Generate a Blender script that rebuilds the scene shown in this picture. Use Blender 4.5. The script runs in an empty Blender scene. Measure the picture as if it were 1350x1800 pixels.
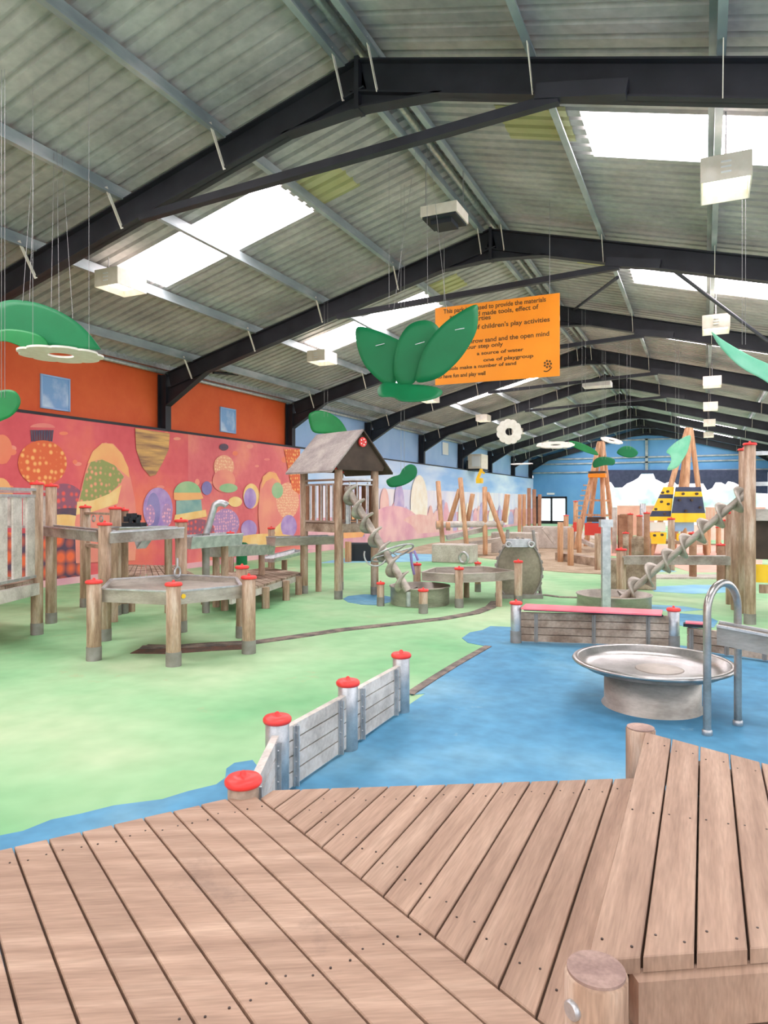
import bpy, bmesh, math, random
from mathutils import Vector, Matrix
random.seed(4)
D = bpy.data; SC = bpy.context.scene; COL = SC.collection
PI = math.pi
# ------------------------------------------------------------------ camera, world, exposure
TH = .434; FPX = 1215.; HOR = 881.; EYE = 1.5
cam = D.objects.new('camera', D.cameras.new('camera')); COL.objects.link(cam)
cam.location = (0, 0, EYE); cam.rotation_euler = (PI/2, 0, TH)
cam.data.sensor_fit = 'VERTICAL'; cam.data.sensor_height = 36; cam.data.sensor_width = 27
cam.data.lens = FPX/1800*36; cam.data.shift_y = -(900-HOR)/1800; cam.data.clip_end = 300
SC.camera = cam
w = D.worlds.new('world'); SC.world = w; w.use_nodes = True
nt = w.node_tree; bg = nt.nodes['Background']
bg.inputs[0].default_value = (.95, .94, 1, 1); bg.inputs[1].default_value = 2.2
SC.view_settings.view_transform = 'Standard'; SC.view_settings.look = 'None'
SC.view_settings.gamma = 1; SC.view_settings.use_curve_mapping = False
SC.view_settings.exposure = 0.38
SKY = 13.0        # skylight panels, lit from outside
# ------------------------------------------------------------------ surveying helpers (photo measurements -> metres)
cT, sT = math.cos(TH), math.sin(TH)
def FL(x, y, z=0.):
    Z = FPX*(EYE-z)/(y-HOR); X = (x-675)/FPX*Z
    return Vector((X*cT-Z*sT, X*sT+Z*cT, z))
def AY(x, y, Y):
    u = (x-675)/FPX; X = Y*(u*cT-sT)/(cT+u*sT); Z = -X*sT+Y*cT
    return Vector((X, Y, EYE+(HOR-y)/FPX*Z))
def AX(x, y, X):
    u = (x-675)/FPX; Y = X*(cT+u*sT)/(u*cT-sT); Z = -X*sT+Y*cT
    return Vector((X, Y, EYE+(HOR-y)/FPX*Z))
def AZ(x, y, Z):                       # at a given distance in front of the observer
    X = (x-675)/FPX*Z
    return Vector((X*cT-Z*sT, X*sT+Z*cT, EYE+(HOR-y)/FPX*Z))
def depth(p): return -p[0]*sT+p[1]*cT
def zat(y, p): return EYE-(y-HOR)*depth(p)/FPX
# ------------------------------------------------------------------ materials
def srgb(r, g, b):
    f = lambda v: (v/255/12.92) if v/255 <= .04045 else ((v/255+.055)/1.055)**2.4
    return (f(r), f(g), f(b), 1)
MATS = {}
def mat(name, c, rough=.6, metal=0, noise=.0, nscale=8., c2=None, bump=0., stretch=(1,1,1), rot=0, emit=None, es=0, thr=(.35,.65), spec=.4, c3=None, detail=4, island=0., spots=None):
    m = D.materials.new(name); m.use_nodes = True; n = m.node_tree; b = n.nodes['Principled BSDF']
    b.inputs['Roughness'].default_value = rough; b.inputs['Metallic'].default_value = metal
    b.inputs['Specular IOR Level'].default_value = spec
    b.inputs['Base Color'].default_value = srgb(*c)
    if emit: b.inputs['Emission Color'].default_value = srgb(*emit); b.inputs['Emission Strength'].default_value = es
    if c2 or bump:
        tc = n.nodes.new('ShaderNodeTexCoord'); mp = n.nodes.new('ShaderNodeMapping'); mp.inputs['Scale'].default_value = stretch
        
        if rot:
            vr = n.nodes.new('ShaderNodeVectorRotate'); vr.rotation_type = 'Z_AXIS'; vr.inputs['Angle'].default_value = rot
            n.links.new(tc.outputs['Object'], vr.inputs[0]); n.links.new(vr.outputs[0], mp.inputs[0])
        else: n.links.new(tc.outputs['Object'], mp.inputs[0])
        nz = n.nodes.new('ShaderNodeTexNoise'); nz.inputs['Scale'].default_value = nscale; nz.inputs['Detail'].default_value = detail
        n.links.new(mp.outputs[0], nz.inputs['Vector'])
        if c2:
            r = n.nodes.new('ShaderNodeValToRGB'); r.color_ramp.elements[0].position = thr[0]; r.color_ramp.elements[1].position = thr[1]
            r.color_ramp.elements[0].color = srgb(*c); r.color_ramp.elements[1].color = srgb(*c2)
            if c3: e = r.color_ramp.elements.new((thr[0]+thr[1])/2); e.color = srgb(*c3)
            n.links.new(nz.outputs['Fac'], r.inputs[0]); last = r.outputs[0]
            if noise:
                n2 = n.nodes.new('ShaderNodeTexNoise'); n2.inputs['Scale'].default_value = nscale*9; n2.inputs['Detail'].default_value = 2
                n.links.new(mp.outputs[0], n2.inputs['Vector'])
                mx = n.nodes.new('ShaderNodeMix'); mx.data_type = 'RGBA'; mx.blend_type = 'OVERLAY'; mx.inputs[0].default_value = noise
                n.links.new(last, mx.inputs[6]); n.links.new(n2.outputs['Fac'], mx.inputs[7]); last = mx.outputs[2]
            if spots:       # worn or dirty patches with a shape of their own
                n3 = n.nodes.new('ShaderNodeTexNoise'); n3.inputs['Scale'].default_value = spots[3]; n3.inputs['Detail'].default_value = 6; n3.inputs['Roughness'].default_value = .7
                n.links.new(tc.outputs['Object'], n3.inputs['Vector'])
                m3 = n.nodes.new('ShaderNodeMapRange'); m3.inputs[1].default_value = spots[1]; m3.inputs[2].default_value = spots[2]; m3.inputs[4].default_value = spots[4]
                n.links.new(n3.outputs['Fac'], m3.inputs[0])
                x3 = n.nodes.new('ShaderNodeMix'); x3.data_type = 'RGBA'; n.links.new(m3.outputs[0], x3.inputs[0]); n.links.new(last, x3.inputs[6]); x3.inputs[7].default_value = srgb(*spots[0]); last = x3.outputs[2]
            if island:
                g = n.nodes.new('ShaderNodeNewGeometry'); mr = n.nodes.new('ShaderNodeMapRange')
                mr.inputs[3].default_value = 1-island; mr.inputs[4].default_value = 1+island
                n.links.new(g.outputs['Random Per Island'], mr.inputs[0])
                hs = n.nodes.new('ShaderNodeHueSaturation'); n.links.new(mr.outputs[0], hs.inputs['Value']); n.links.new(last, hs.inputs['Color']); last = hs.outputs[0]
            n.links.new(last, b.inputs['Base Color'])
        if bump:
            bp = n.nodes.new('ShaderNodeBump'); bp.inputs['Strength'].default_value = bump; bp.inputs['Distance'].default_value = .01
            n.links.new(nz.outputs['Fac'], bp.inputs['Height']); n.links.new(bp.outputs[0], b.inputs['Normal'])
    MATS[name] = m; return m
mat('green', (120,182,128), .7, c2=(184,207,164), nscale=.5, noise=.2, thr=(.3,.7), c3=(156,200,150), spec=.2, spots=((190,170,130), .64, .8, 1.7, .8))
mat('blue', (70,134,170), .65, c2=(128,176,194), nscale=.8, noise=.3, thr=(.3,.75), c3=(90,152,184), spec=.25, spots=((170,190,190), .64, .78, 1.9, .8))
mat('paleblue', (120,180,215), .7, c2=(150,205,220), nscale=1.5)
mat('pinkfloor', (232,170,150), .7, c2=(240,190,170), nscale=2)
mat('sand', (160,140,114), .9, c2=(190,172,146), nscale=2.5, noise=.4, bump=.3)
mat('drain', (88,84,80), .8, c2=(150,135,122), nscale=7, noise=.4, bump=.4)
mat('rust', (120,85,70), .9, c2=(85,75,66), nscale=9, noise=.4)
for nm_, rt_ in (('deck', 0), ('deck_slant', 1.06)):
    mat(nm_, (146,120,101), .62, c2=(182,156,134), nscale=3.2, stretch=(6,.4,1), rot=rt_, noise=.3, bump=.1, island=.06, thr=(.25,.75), c3=(166,139,118), spec=.25, spots=((96,84,78), .60, .78, 2.6, .55) if nm_ == 'deck_slant' else ((120,98,84), .66, .8, 2.2, .4))
mat('stain', (110,88,76), .8, c2=(150,120,100), nscale=20)
mat('screw', (70,60,55), .4, .6)
mat('log', (146,118,96), .75, c2=(198,178,158), nscale=3, stretch=(5,5,.7), noise=.35, bump=.3, c3=(178,150,126))
mat('logtop', (140,116,106), .7, c2=(178,152,138), nscale=12, noise=.3, bump=.2)
mat('oldwood', (126,106,88), .8, c2=(188,170,150), nscale=4, stretch=(1,1,1), noise=.4, bump=.3, island=.08)
mat('greywood', (176,170,160), .7, c2=(214,208,198), nscale=5, noise=.3, bump=.2, island=.05)
mat('darkwood', (146,106,82), .7, c2=(176,136,108), nscale=5, noise=.3, bump=.2)
mat('pole', (184,136,98), .6, c2=(214,172,134), nscale=3, stretch=(5,5,.6), noise=.3)
mat('galv', (176,180,182), .42, .75, c2=(206,208,208), nscale=14, noise=.2, spec=.5)
mat('purlin', (140,150,152), .5, .3, c2=(186,190,190), nscale=3, stretch=(1,.4,1), c3=(158,168,168))
mat('channelmetal', (142,132,122), .5, .4, c2=(190,184,176), nscale=4, noise=.3, c3=(166,160,150))
mat('steel', (190,188,184), .3, .85, c2=(160,158,152), nscale=6, noise=.2, bump=.03)
mat('tubmetal', (194,186,174), .45, .4, c2=(158,150,138), nscale=3, stretch=(1,1,3), noise=.2)
mat('shoe', (138,134,126), .6, .5, c2=(160,156,150), nscale=8)
mat('red', (226,50,46), .4, c2=(238,74,68), nscale=6)
mat('pinkpad', (240,112,124), .5, c2=(246,136,146), nscale=3)
mat('black', (33,34,40), .55, c2=(46,47,54), nscale=2)
mat('rubber', (40,46,50), .7)
mat('sheet', (156,153,149), .6, c2=(190,186,181), nscale=1.1, stretch=(1,1,1), noise=.25, thr=(.3,.7), c3=(172,168,163), spec=.3)
mat('yellowpatch', (176,172,120), .7, c2=(190,186,140), nscale=2)
mat('skylight', (240,244,246), .5, emit=(255,243,250), es=SKY)
mat('orange', (226,92,42), .6, c2=(232,102,50), nscale=1.2, noise=.1)
mat('bluewall', (150,186,228), .6, c2=(166,198,234), nscale=.8)
mat('gableblue', (92,150,200), .6, c2=(108,164,210), nscale=.6)
mat('winsky', (120,165,215), .3, c2=(220,234,246), nscale=2.2, thr=(.45,.7), spec=.6)
mat('white', (236,236,232), .45, spec=.4)
mat('cream', (226,216,196), .5, c2=(238,230,214), nscale=8)
mat('flower', (228,222,208), .6, c2=(240,236,226), nscale=12)
mat('leaf', (0,108,60), .55, c2=(2,116,66), nscale=3)
mat('leafdark', (20,120,60), .45, c2=(30,135,70), nscale=3)
mat('leafpale', (120,205,165), .5, c2=(150,220,185), nscale=4)
mat('signorange', (240,148,26), .45, c2=(232,132,14), nscale=.8)
mat('ink', (90,62,20), .6)
mat('wire', (150,150,148), .5, .3)
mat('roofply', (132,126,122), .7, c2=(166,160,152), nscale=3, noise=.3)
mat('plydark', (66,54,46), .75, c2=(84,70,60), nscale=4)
mat('yellow', (246,196,30), .5, c2=(250,206,50), nscale=5)
mat('navy', (52,58,84), .5, c2=(66,72,98), nscale=5)
mat('redbench', (214,70,58), .5)
mat('cogmetal', (128,120,102), .5, .4, c2=(160,152,132), nscale=3, noise=.3)
mat('concrete', (182,174,162), .8, c2=(204,198,188), nscale=5, noise=.4)
mat('outside', (226,230,226), .8, c2=(240,240,238), nscale=.4)
mat('trees', (166,206,180), .9, c2=(222,236,226), nscale=.5)
mat('glassbright', (220,232,236), .1, emit=(235,245,250), es=1.1)
mat('stucco', (232,226,220), .8, c2=(240,236,232), nscale=4)
mat('flowerhole', (120,60,30), .6)
# mural paints
def dotmat(name, base, dot, scale=9., edge=.35):
    m = D.materials.new(name); m.use_nodes = True; n = m.node_tree; b = n.nodes['Principled BSDF']; b.inputs['Roughness'].default_value = .6
    tc = n.nodes.new('ShaderNodeTexCoord'); v = n.nodes.new('ShaderNodeTexVoronoi'); v.inputs['Scale'].default_value = scale; v.inputs['Randomness'].default_value = .45
    n.links.new(tc.outputs['Object'], v.inputs['Vector'])
    r = n.nodes.new('ShaderNodeValToRGB'); e = r.color_ramp.elements; e[0].position = edge*.55; e[0].color = srgb(*dot); e[1].position = edge*1.25; e[1].color = srgb(*base)
    n.links.new(v.outputs['Distance'], r.inputs[0]); n.links.new(r.outputs[0], b.inputs['Base Color']); MATS[name] = m
mat('m_red', (214,84,92), .6, c2=(240,128,100), nscale=.7, thr=(.3,.7), noise=.15, c3=(226,100,104))
mat('m_red2', (216,98,106), .6, c2=(240,146,124), nscale=.9, thr=(.3,.7), noise=.15, c3=(228,116,118))
mat('m_sky', (150,190,236), .6, c2=(226,238,250), nscale=.7, thr=(.35,.7), stretch=(1,.35,1.6))
mat('m_pink', (222,156,176), .6, c2=(240,192,192), nscale=1.2)
mat('m_peach', (242,166,112), .6, c2=(244,186,120), nscale=2)
mat('m_skin', (232,132,124), .6, c2=(240,156,130), nscale=1.5)
mat('m_yellow', (240,190,116), .6, c2=(246,214,150), nscale=2)
mat('m_brown', (150,110,84), .6, c2=(226,176,106), nscale=2.2, stretch=(1,.5,5))
mat('m_purple', (158,124,190), .6, c2=(190,160,206), nscale=3)
mat('m_violet', (128,116,172), .6, c2=(150,138,190), nscale=2)
mat('m_green', (134,184,134), .6, c2=(170,196,150), nscale=2)
mat('m_teal', (120,160,160), .6, c2=(150,180,170), nscale=3)
mat('m_dark', (74,72,96), .6, c2=(110,80,90), nscale=5)
mat('m_lilac', (176,160,208), .6, c2=(206,190,216), nscale=2)
mat('m_cream', (240,228,206), .6, c2=(246,240,226), nscale=3)
mat('m_pale', (214,214,236), .6, c2=(240,234,236), nscale=1.2, stretch=(1,1,.4))
mat('m_glow', (238,128,98), .6, c2=(240,140,104), nscale=2)
mat('m_violet2', (176,168,208), .6, c2=(200,186,214), nscale=3)
mat('m_skin2', (232,176,170), .6, c2=(240,200,190), nscale=2)
dotmat('m_dotorange', (226,104,58), (248,186,110), 9)
dotmat('m_dotgreen', (150,156,92), (240,160,126), 9)
dotmat('m_dotred', (150,90,110), (236,94,84), 8)
dotmat('m_dotpurple', (176,136,184), (240,176,190), 12)
dotmat('m_dotpeach', (236,160,130), (246,206,160), 14)
dotmat('m_dark_flowers', (86,66,88), (240,110,64), 4, .5)
# ------------------------------------------------------------------ mesh builder
class MB:
    def __init__(s): s.v = []; s.f = []; s.m = []; s.mats = []; s.sm = []
    def mi(s, name):
        if name not in s.mats: s.mats.append(name)
        return s.mats.index(name)
    def add(s, vs, fs, m=None, smooth=False):
        o = len(s.v); s.v += [tuple(v) for v in vs]; k = s.mi(m) if m else 0
        for f in fs: s.f.append([i+o for i in f]); s.m.append(k); s.sm.append(smooth)
    def box(s, c, d, rz=0, m=None, M=None):
        hx, hy, hz = d[0]/2, d[1]/2, d[2]/2
        R = M or Matrix.Rotation(rz, 3, 'Z')
        vs = [Vector(c)+R@Vector((a*hx, b*hy, e*hz)) for a in (-1,1) for b in (-1,1) for e in (-1,1)]
        s.add(vs, [(0,1,3,2),(4,6,7,5),(0,4,5,1),(2,3,7,6),(0,2,6,4),(1,5,7,3)], m)
    def bar(s, a, b, w_, h_, m=None, up=(0,0,1)):
        a = Vector(a); b = Vector(b); d = (b-a); L = d.length; d.normalize(); up = Vector(up)
        sd = d.cross(up)
        if sd.length < 1e-4: sd = d.cross(Vector((1,0,0)))
        sd.normalize(); u = sd.cross(d)
        vs = [p+sd*(i*w_/2)+u*(j*h_/2) for p in (a,b) for i, j in ((-1,-1),(1,-1),(1,1),(-1,1))]
        s.add(vs, [(0,1,2,3),(7,6,5,4),(0,4,5,1),(1,5,6,2),(2,6,7,3),(3,7,4,0)], m)
    def cyl(s, a, b, r, r2=None, n=16, m=None, caps=True, bevel=0):
        a = Vector(a); b = Vector(b); d = (b-a).normalized(); r2 = r if r2 is None else r2
        sd = d.orthogonal().normalized(); u = d.cross(sd)
        rings = [(a, r-bevel), (a+d*bevel, r), (b-d*bevel, r2), (b, r2-bevel)] if bevel else [(a, r), (b, r2)]
        vs = [p+(sd*math.cos(2*PI*i/n)+u*math.sin(2*PI*i/n))*q for p, q in rings for i in range(n)]
        fs = [(k*n+i, k*n+(i+1)%n, (k+1)*n+(i+1)%n, (k+1)*n+i) for k in range(len(rings)-1) for i in range(n)]
        s.add(vs, fs, m, True)
        if caps: s.add(vs[:n], [tuple(range(n-1,-1,-1))], m); s.add(vs[-n:], [tuple(range(n))], m)
    def tube(s, pts, r, n=10, m=None):
        pts = [Vector(p) for p in pts]; vs = []; pu = None
        for i, p in enumerate(pts):
            d = (pts[min(i+1, len(pts)-1)]-pts[max(i-1, 0)]).normalized()
            sd = d.orthogonal().normalized() if pu is None else (pu-d*pu.dot(d)).normalized()
            pu = sd; u = d.cross(sd)
            vs += [p+(sd*math.cos(2*PI*k/n)+u*math.sin(2*PI*k/n))*r for k in range(n)]
        L = len(pts); fs = [(k*n+i, k*n+(i+1)%n, (k+1)*n+(i+1)%n, (k+1)*n+i) for k in range(L-1) for i in range(n)]
        s.add(vs, fs, m, True); s.add(vs[:n], [tuple(range(n-1,-1,-1))], m); s.add(vs[-n:], [tuple(range(n))], m)
    def lathe(s, c, prof, n=48, m=None):
        c = Vector(c); vs = [c+Vector((r*math.cos(2*PI*i/n), r*math.sin(2*PI*i/n), z)) for r, z in prof for i in range(n)]
        fs = [(k*n+i, k*n+(i+1)%n, (k+1)*n+(i+1)%n, (k+1)*n+i) for k in range(len(prof)-1) for i in range(n)]
        s.add(vs, fs, m, True)
    def ring(s, c, ax, R, r, n=40, k=8, m=None):
        c = Vector(c); ax = Vector(ax).normalized(); a = ax.orthogonal().normalized(); b = ax.cross(a)
        vs = []
        for i in range(n):
            t = 2*PI*i/n; d = a*math.cos(t)+b*math.sin(t)
            vs += [c+d*(R+r*math.cos(2*PI*j/k))+ax*r*math.sin(2*PI*j/k) for j in range(k)]
        s.add(vs, [(i*k+j, ((i+1)%n)*k+j, ((i+1)%n)*k+(j+1)%k, i*k+(j+1)%k) for i in range(n) for j in range(k)], m, True)
    def ext(s, pts, off, m=None, side=None):       # polygon extruded by a vector
        pts = [Vector(p) for p in pts]; off = Vector(off); n = len(pts)
        s.add(pts+[p+off for p in pts], [tuple(range(n-1,-1,-1)), tuple(range(n, 2*n))], m)
        s.add(pts+[p+off for p in pts], [(i, (i+1)%n, (i+1)%n+n, i+n) for i in range(n)], side or m)
    def build(s, name, m=None, parent=None, bev=0, solid=0, origin=None):
        me = D.meshes.new(name); vs = s.v
        if origin is None:
            if parent is not None and parent.get('_o') is not None: origin = Vector(parent['_o'])
            elif vs: 
                xs = [v[0] for v in vs]; ys = [v[1] for v in vs]; zs = [v[2] for v in vs]
                origin = Vector(((min(xs)+max(xs))/2, (min(ys)+max(ys))/2, min(zs)))
        origin = Vector(origin)
        me.from_pydata([tuple(Vector(v)-origin) for v in vs], [], s.f)
        names = s.mats if s.mats else [m]
        for q in names: me.materials.append(MATS[q])
        for p, k, sm in zip(me.polygons, s.m, s.sm):
            p.material_index = k if s.mats else 0; p.use_smooth = sm
        b = bmesh.new(); b.from_mesh(me); bmesh.ops.recalc_face_normals(b, faces=b.faces); b.to_mesh(me); b.free()
        o = D.objects.new(name, me); COL.objects.link(o)
        if parent is not None:
            o.parent = parent; o.location = origin-Vector(parent['_o'])
        else: o.location = origin
        o['_o'] = list(origin)
        if solid: md = o.modifiers.new('solid', 'SOLIDIFY'); md.thickness = solid; md.offset = 0
        if bev: md = o.modifiers.new('bevel', 'BEVEL'); md.width = bev; md.segments = 2; md.limit_method = 'ANGLE'
        return o
def tag(o, label, cat, group=None, kind=None):
    if label: o['label'] = label
    if cat: o['category'] = cat
    if group: o['group'] = group
    if kind: o['kind'] = kind
    return o
def thing(name, label, cat, loc, group=None):
    o = D.objects.new(name, None); COL.objects.link(o); o.location = loc; o['_o'] = list(loc); o.empty_display_size = .2
    return tag(o, label, cat, group)
def struct(o): o['kind'] = 'structure'; return o
def copy_tree(o, parent=None):
    c = o.copy(); COL.objects.link(c)
    if parent is not None: c.parent = parent
    for ch in [q for q in D.objects if q.parent == o]: copy_tree(ch, c)
    return c
# ------------------------------------------------------------------ hall geometry
XL = -10.45; XR = 3.9; RX = -3.315; ZR = 6.157; SL = .266; YB = 11.54; YG = 46.5; Y0 = -13.5
def zr(X, off=0.): return ZR+off-SL*abs(X-RX)
# floor
b = MB(); b.box(((XL-.3+XR+.3)/2, (Y0+YG)/2, -.1), (XR-XL+.9, YG-Y0, .2)); struct(b.build('floor', 'green'))
def zone(pts, m, z=.004, h=.004):
    q = [Vector((p[0], p[1], z)) for p in pts]
    b = MB(); b.ext(q, (0, 0, -h)); return struct(b.build('floor', m))
FX = -1.97
zone([(FX,-2),(FX,5.02)]+[FL(x,y) for x,y in [(722,1222),(790,1180),(858,1137),(822,1130),(812,1122),(826,1112),(848,1108),(862,1101),(905,1103),(1000,1112),(1184,1133),(1350,1158)]]+[(2.2,7.2),(XR,7.6),(XR,-2)], 'blue')
zone([(FX,-2),(FX,2.98)]+[FL(x,y) for x,y in [(444,1337),(412,1342),(398,1352),(396,1368),(380,1380),(330,1392),(285,1406),(200,1417),(140,1432),(90,1442),(40,1462),(0,1470),(-200,1540),(-500,1620)]]+[(-3.4,-.5),(-3.4,-2)], 'blue')
zone([FL(x,y) for x,y in [(603,1053),(612,1048),(640,1045),(668,1046),(690,1050),(688,1058),(664,1064),(636,1063),(612,1059)]], 'blue')
zone([FL(x,y) for x,y in [(1188,1078),(1240,1082),(1262,1092),(1255,1103),(1215,1104),(1180,1096)]], 'blue')
zone([FL(x,y) for x,y in [(1120,1062),(1200,1066),(1236,1072),(1190,1076),(1120,1070)]], 'paleblue')
zone([FL(x,y) for x,y in [(1140,1032),(1220,1028),(1320,1030),(1320,1040),(1220,1044),(1150,1040)]], 'paleblue')
zone([FL(x,y) for x,y in [(1100,1012),(1320,1012),(1320,1018),(1100,1018)]], 'concrete', .03, .03)
zone([FL(x,y) for x,y in [(1160,986),(1340,984),(1340,1006),(1215,1006),(1190,998)]], 'pinkfloor')
zone([FL(x,y) for x,y in [(1000,958),(1330,956),(1330,982),(1150,982),(1000,972)]], 'pinkfloor')
zone([FL(x,y) for x,y in [(1085,996),(1155,996),(1190,1005),(1090,1006)]], 'paleblue')
zone([FL(x,y) for x,y in [(560,990),(700,988),(800,986),(840,975),(800,966),(680,972),(600,982)]], 'paleblue')
zone([FL(x,y) for x,y in [(690,972),(760,955),(880,940),(1000,932),(1060,950),(1060,1010),(1000,1007),(955,1003),(880,985),(800,975),(740,974)]], 'sand', .012, .01)
# drain channels
def strip(name, px, wd, m, h=.012, top=True, label=None, cat=None):
    p = [FL(x, y) if isinstance(x, (int, float)) and len((x, y)) == 2 and abs(x) > 20 else Vector((x, y, 0)) for x, y in px]
    L = []; R = []
    for i, q in enumerate(p):
        d = (p[min(i+1, len(p)-1)]-p[max(i-1, 0)]).normalized(); s_ = Vector((-d.y, d.x, 0))*wd/2
        L.append(q+s_); R.append(q-s_)
    b = MB(); up = Vector((0, 0, h)); n = len(p)
    vs = [v+up for v in L]+[v+up for v in R]+L+R
    fs = []
    for i in range(n-1): fs += [(i, i+1, n+i+1, n+i), (i, i+1, 2*n+i+1, 2*n+i), (n+i, n+i+1, 3*n+i+1, 3*n+i)]
    b.add(vs, fs); return tag(b.build(name, m), label, cat)
strip('drain_channel', [(248,1139),(330,1137),(440,1131),(520,1120),(600,1108),(700,1097),(780,1088),(835,1078),(862,1068),(872,1058)], .15, 'drain', label='long grey drain channel curving across the green floor from hexagonal sand table', cat='drain')
strip('drain_channel', [(719,1222),(760,1195),(800,1170),(858,1137)], .075, 'drain', label='short grey drain strip where green floor meets blue behind plank fence', cat='drain')
strip('drain_channel', [(955,1046),(985,1050),(1018,1051)], .1, 'drain', label='small grey drain strip between cogged wheel and farther round tub', cat='drain')
struct(strip('floor', [(245,1141),(300,1142),(370,1137),(430,1134)], .42, 'rust', h=.006))
# walls
b = MB(); b.box((XL-.1, (Y0+YG)/2, 1.5), (.2, YG-Y0, 3.0)); struct(b.build('wall_left', 'stucco'))
CY = [YB+5*k for k in range(-4, 8)]
def wallseg(name, X, y0, y1, z0, z1, m):
    b = MB(); b.box((X, (y0+y1)/2, (z0+z1)/2), (.08, y1-y0, z1-z0)); return struct(b.build(name, m))
wallseg('wall_left', XL-.3, Y0, YB+5, 3.0, 4.6, 'orange'); wallseg('wall_left', XL-.3, YB+5, YG, 3.0, 4.6, 'bluewall')
b = MB(); b.box((XL-.13, (Y0+YG)/2, 3.02), (.3, YG-Y0, .05)); struct(b.build('trim_1', 'black'))
b = MB(); b.box((XR+.1, (Y0+YG)/2, .45), (.2, YG-Y0, .9)); struct(b.build('wall_right', 'stucco'))  # out of view; open band above this sill added to let daylight in
b = MB(); b.box((XR+.1, (Y0+YG)/2, 3.9), (.2, YG-Y0, .9)); struct(b.build('wall_right', 'bluewall'))
b = MB(); b.box((XR+.1, YG-2, 2.2), (.2, 4, 2.6)); struct(b.build('wall_right', 'bluewall'))
b = MB(); b.box((XL+.02, (8+YG)/2, .06), (.04, YG-8, .12)); struct(b.build('baseboard_left', 'm_pink'))
# gable wall with door and wide opening
OX0, OX1, OZ = AY(1062,830,YG).x, XR-.2, AY(1200,832,YG).z
DX0, DX1, DZ = AY(943,880,YG).x, AY(997,880,YG).x, AY(970,873,YG).z
b = MB()
b.box(((XL+DX0)/2, YG, OZ/2), (DX0-XL, .2, OZ)); b.box(((DX1+OX0)/2, YG, OZ/2), (OX0-DX1, .2, OZ)); b.box(((DX0+DX1)/2, YG, (DZ+OZ)/2), (DX1-DX0, .2, OZ-DZ))
b.box(((OX1+XR)/2, YG, OZ/2), (XR-OX1, .2, OZ))
b.ext([(XL-.3,YG-.1,OZ),(XR+.1,YG-.1,OZ),(XR+.1,YG-.1,zr(XR,.25)),(RX,YG-.1,zr(RX,.25)),(XL-.3,YG-.1,zr(XL,.25))], (0,.2,0))
struct(b.build('wall_back', 'gableblue'))
b = MB()
for x in (DX0+.05, (DX0+DX1)/2, DX1-.05): b.box((x, YG-.06, DZ/2), (.12, .12, DZ))
b.box(((DX0+DX1)/2, YG-.06, DZ-.06), (DX1-DX0, .12, .14)); b.box(((DX0+DX1)/2, YG-.06, .1), (DX1-DX0, .12, .2))
dr = struct(b.build('door_1', 'black'))
b = MB(); b.box(((DX0+DX1)/2, YG, DZ/2), (DX1-DX0-.1, .02, DZ-.1)); b.build('glass', 'glassbright', dr)
b = MB()   # horizontal sheeting rails on the gable
for y in (772, 803, 812, 828): z = AY(1150, y, YG-.2).z; b.box(((XL+XR)/2, YG-.16, z), (XR-XL if y > 780 else 9.6, .06, .09))
b.box((AY(1137,790,YG).x, YG-.16, AY(1137,800,YG).z), (.16, .06, 2.1))
struct(b.build('trim_2', 'purlin'))
# scalloped dark valance over the opening
vp = [(1062,826),(1350,826),(1350,868),(1320,866),(1310,862),(1298,852),(1290,848),(1280,846),(1275,852),(1268,848),(1258,848),(1252,858),(1243,862),(1236,850),(1215,850),(1190,852),(1185,847),(1176,847),(1168,850),(1160,846),(1152,842),(1148,832),(1128,832),(1122,840),(1112,846),(1102,850),(1094,857),(1080,857),(1074,848),(1066,846),(1062,850)]
b = MB(); b.ext([AY(x,y,YG-.35) for x,y in vp], (0,.03,0)); struct(b.build('trim_3', 'navy'))
# outside: ground and pale tree bank beyond the opening
b = MB(); b.box((-3, YG+22, -.12), (60, 43, .1)); tag(b.build('floor', 'outside'), None, None, kind='structure')
def blob(name, c, r, m, label, cat, group=None, seed=1, sq=.7):
    rr = random.Random(seed); bm = bmesh.new(); bmesh.ops.create_icosphere(bm, subdivisions=4, radius=1)
    for v in bm.verts:
        d = v.co.normalized(); k = 1+.12*math.sin(d.x*7+seed)+.1*math.sin(d.y*9+seed*2)+.1*math.sin(d.z*11+seed*3)+rr.uniform(-.06,.06)
        v.co = Vector((d.x*r*k, d.y*r*k, d.z*r*sq*k+r*sq*.8))
    me = D.meshes.new(name); bm.to_mesh(me); bm.free(); me.materials.append(MATS[m]); o = D.objects.new(name, me); COL.objects.link(o); o.location = c
    for p in me.polygons: p.use_smooth = True
    return tag(o, label, cat, group)
for i,(x,r) in enumerate([(1085,1.2),(1140,1.15),(1195,1.0),(1240,1.0),(1290,1.2),(1332,1.0)]):
    p = AY(x, 881, YG+14); blob('bush', (p.x, YG+14+(i%2)*3.2, -.05), r, 'trees', ['leftmost pale bush outside, just right of the lookout frame','second pale bush from left outside the far opening','pale bush outside behind left panels of the banded tower','pale bush outside behind right panels of the banded tower','pale bush outside behind the upper end of spiral screw','rightmost pale bush outside, beside the log tower'][i], 'bush', 'bushes outside the far opening', i+2, 1.2)
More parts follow.
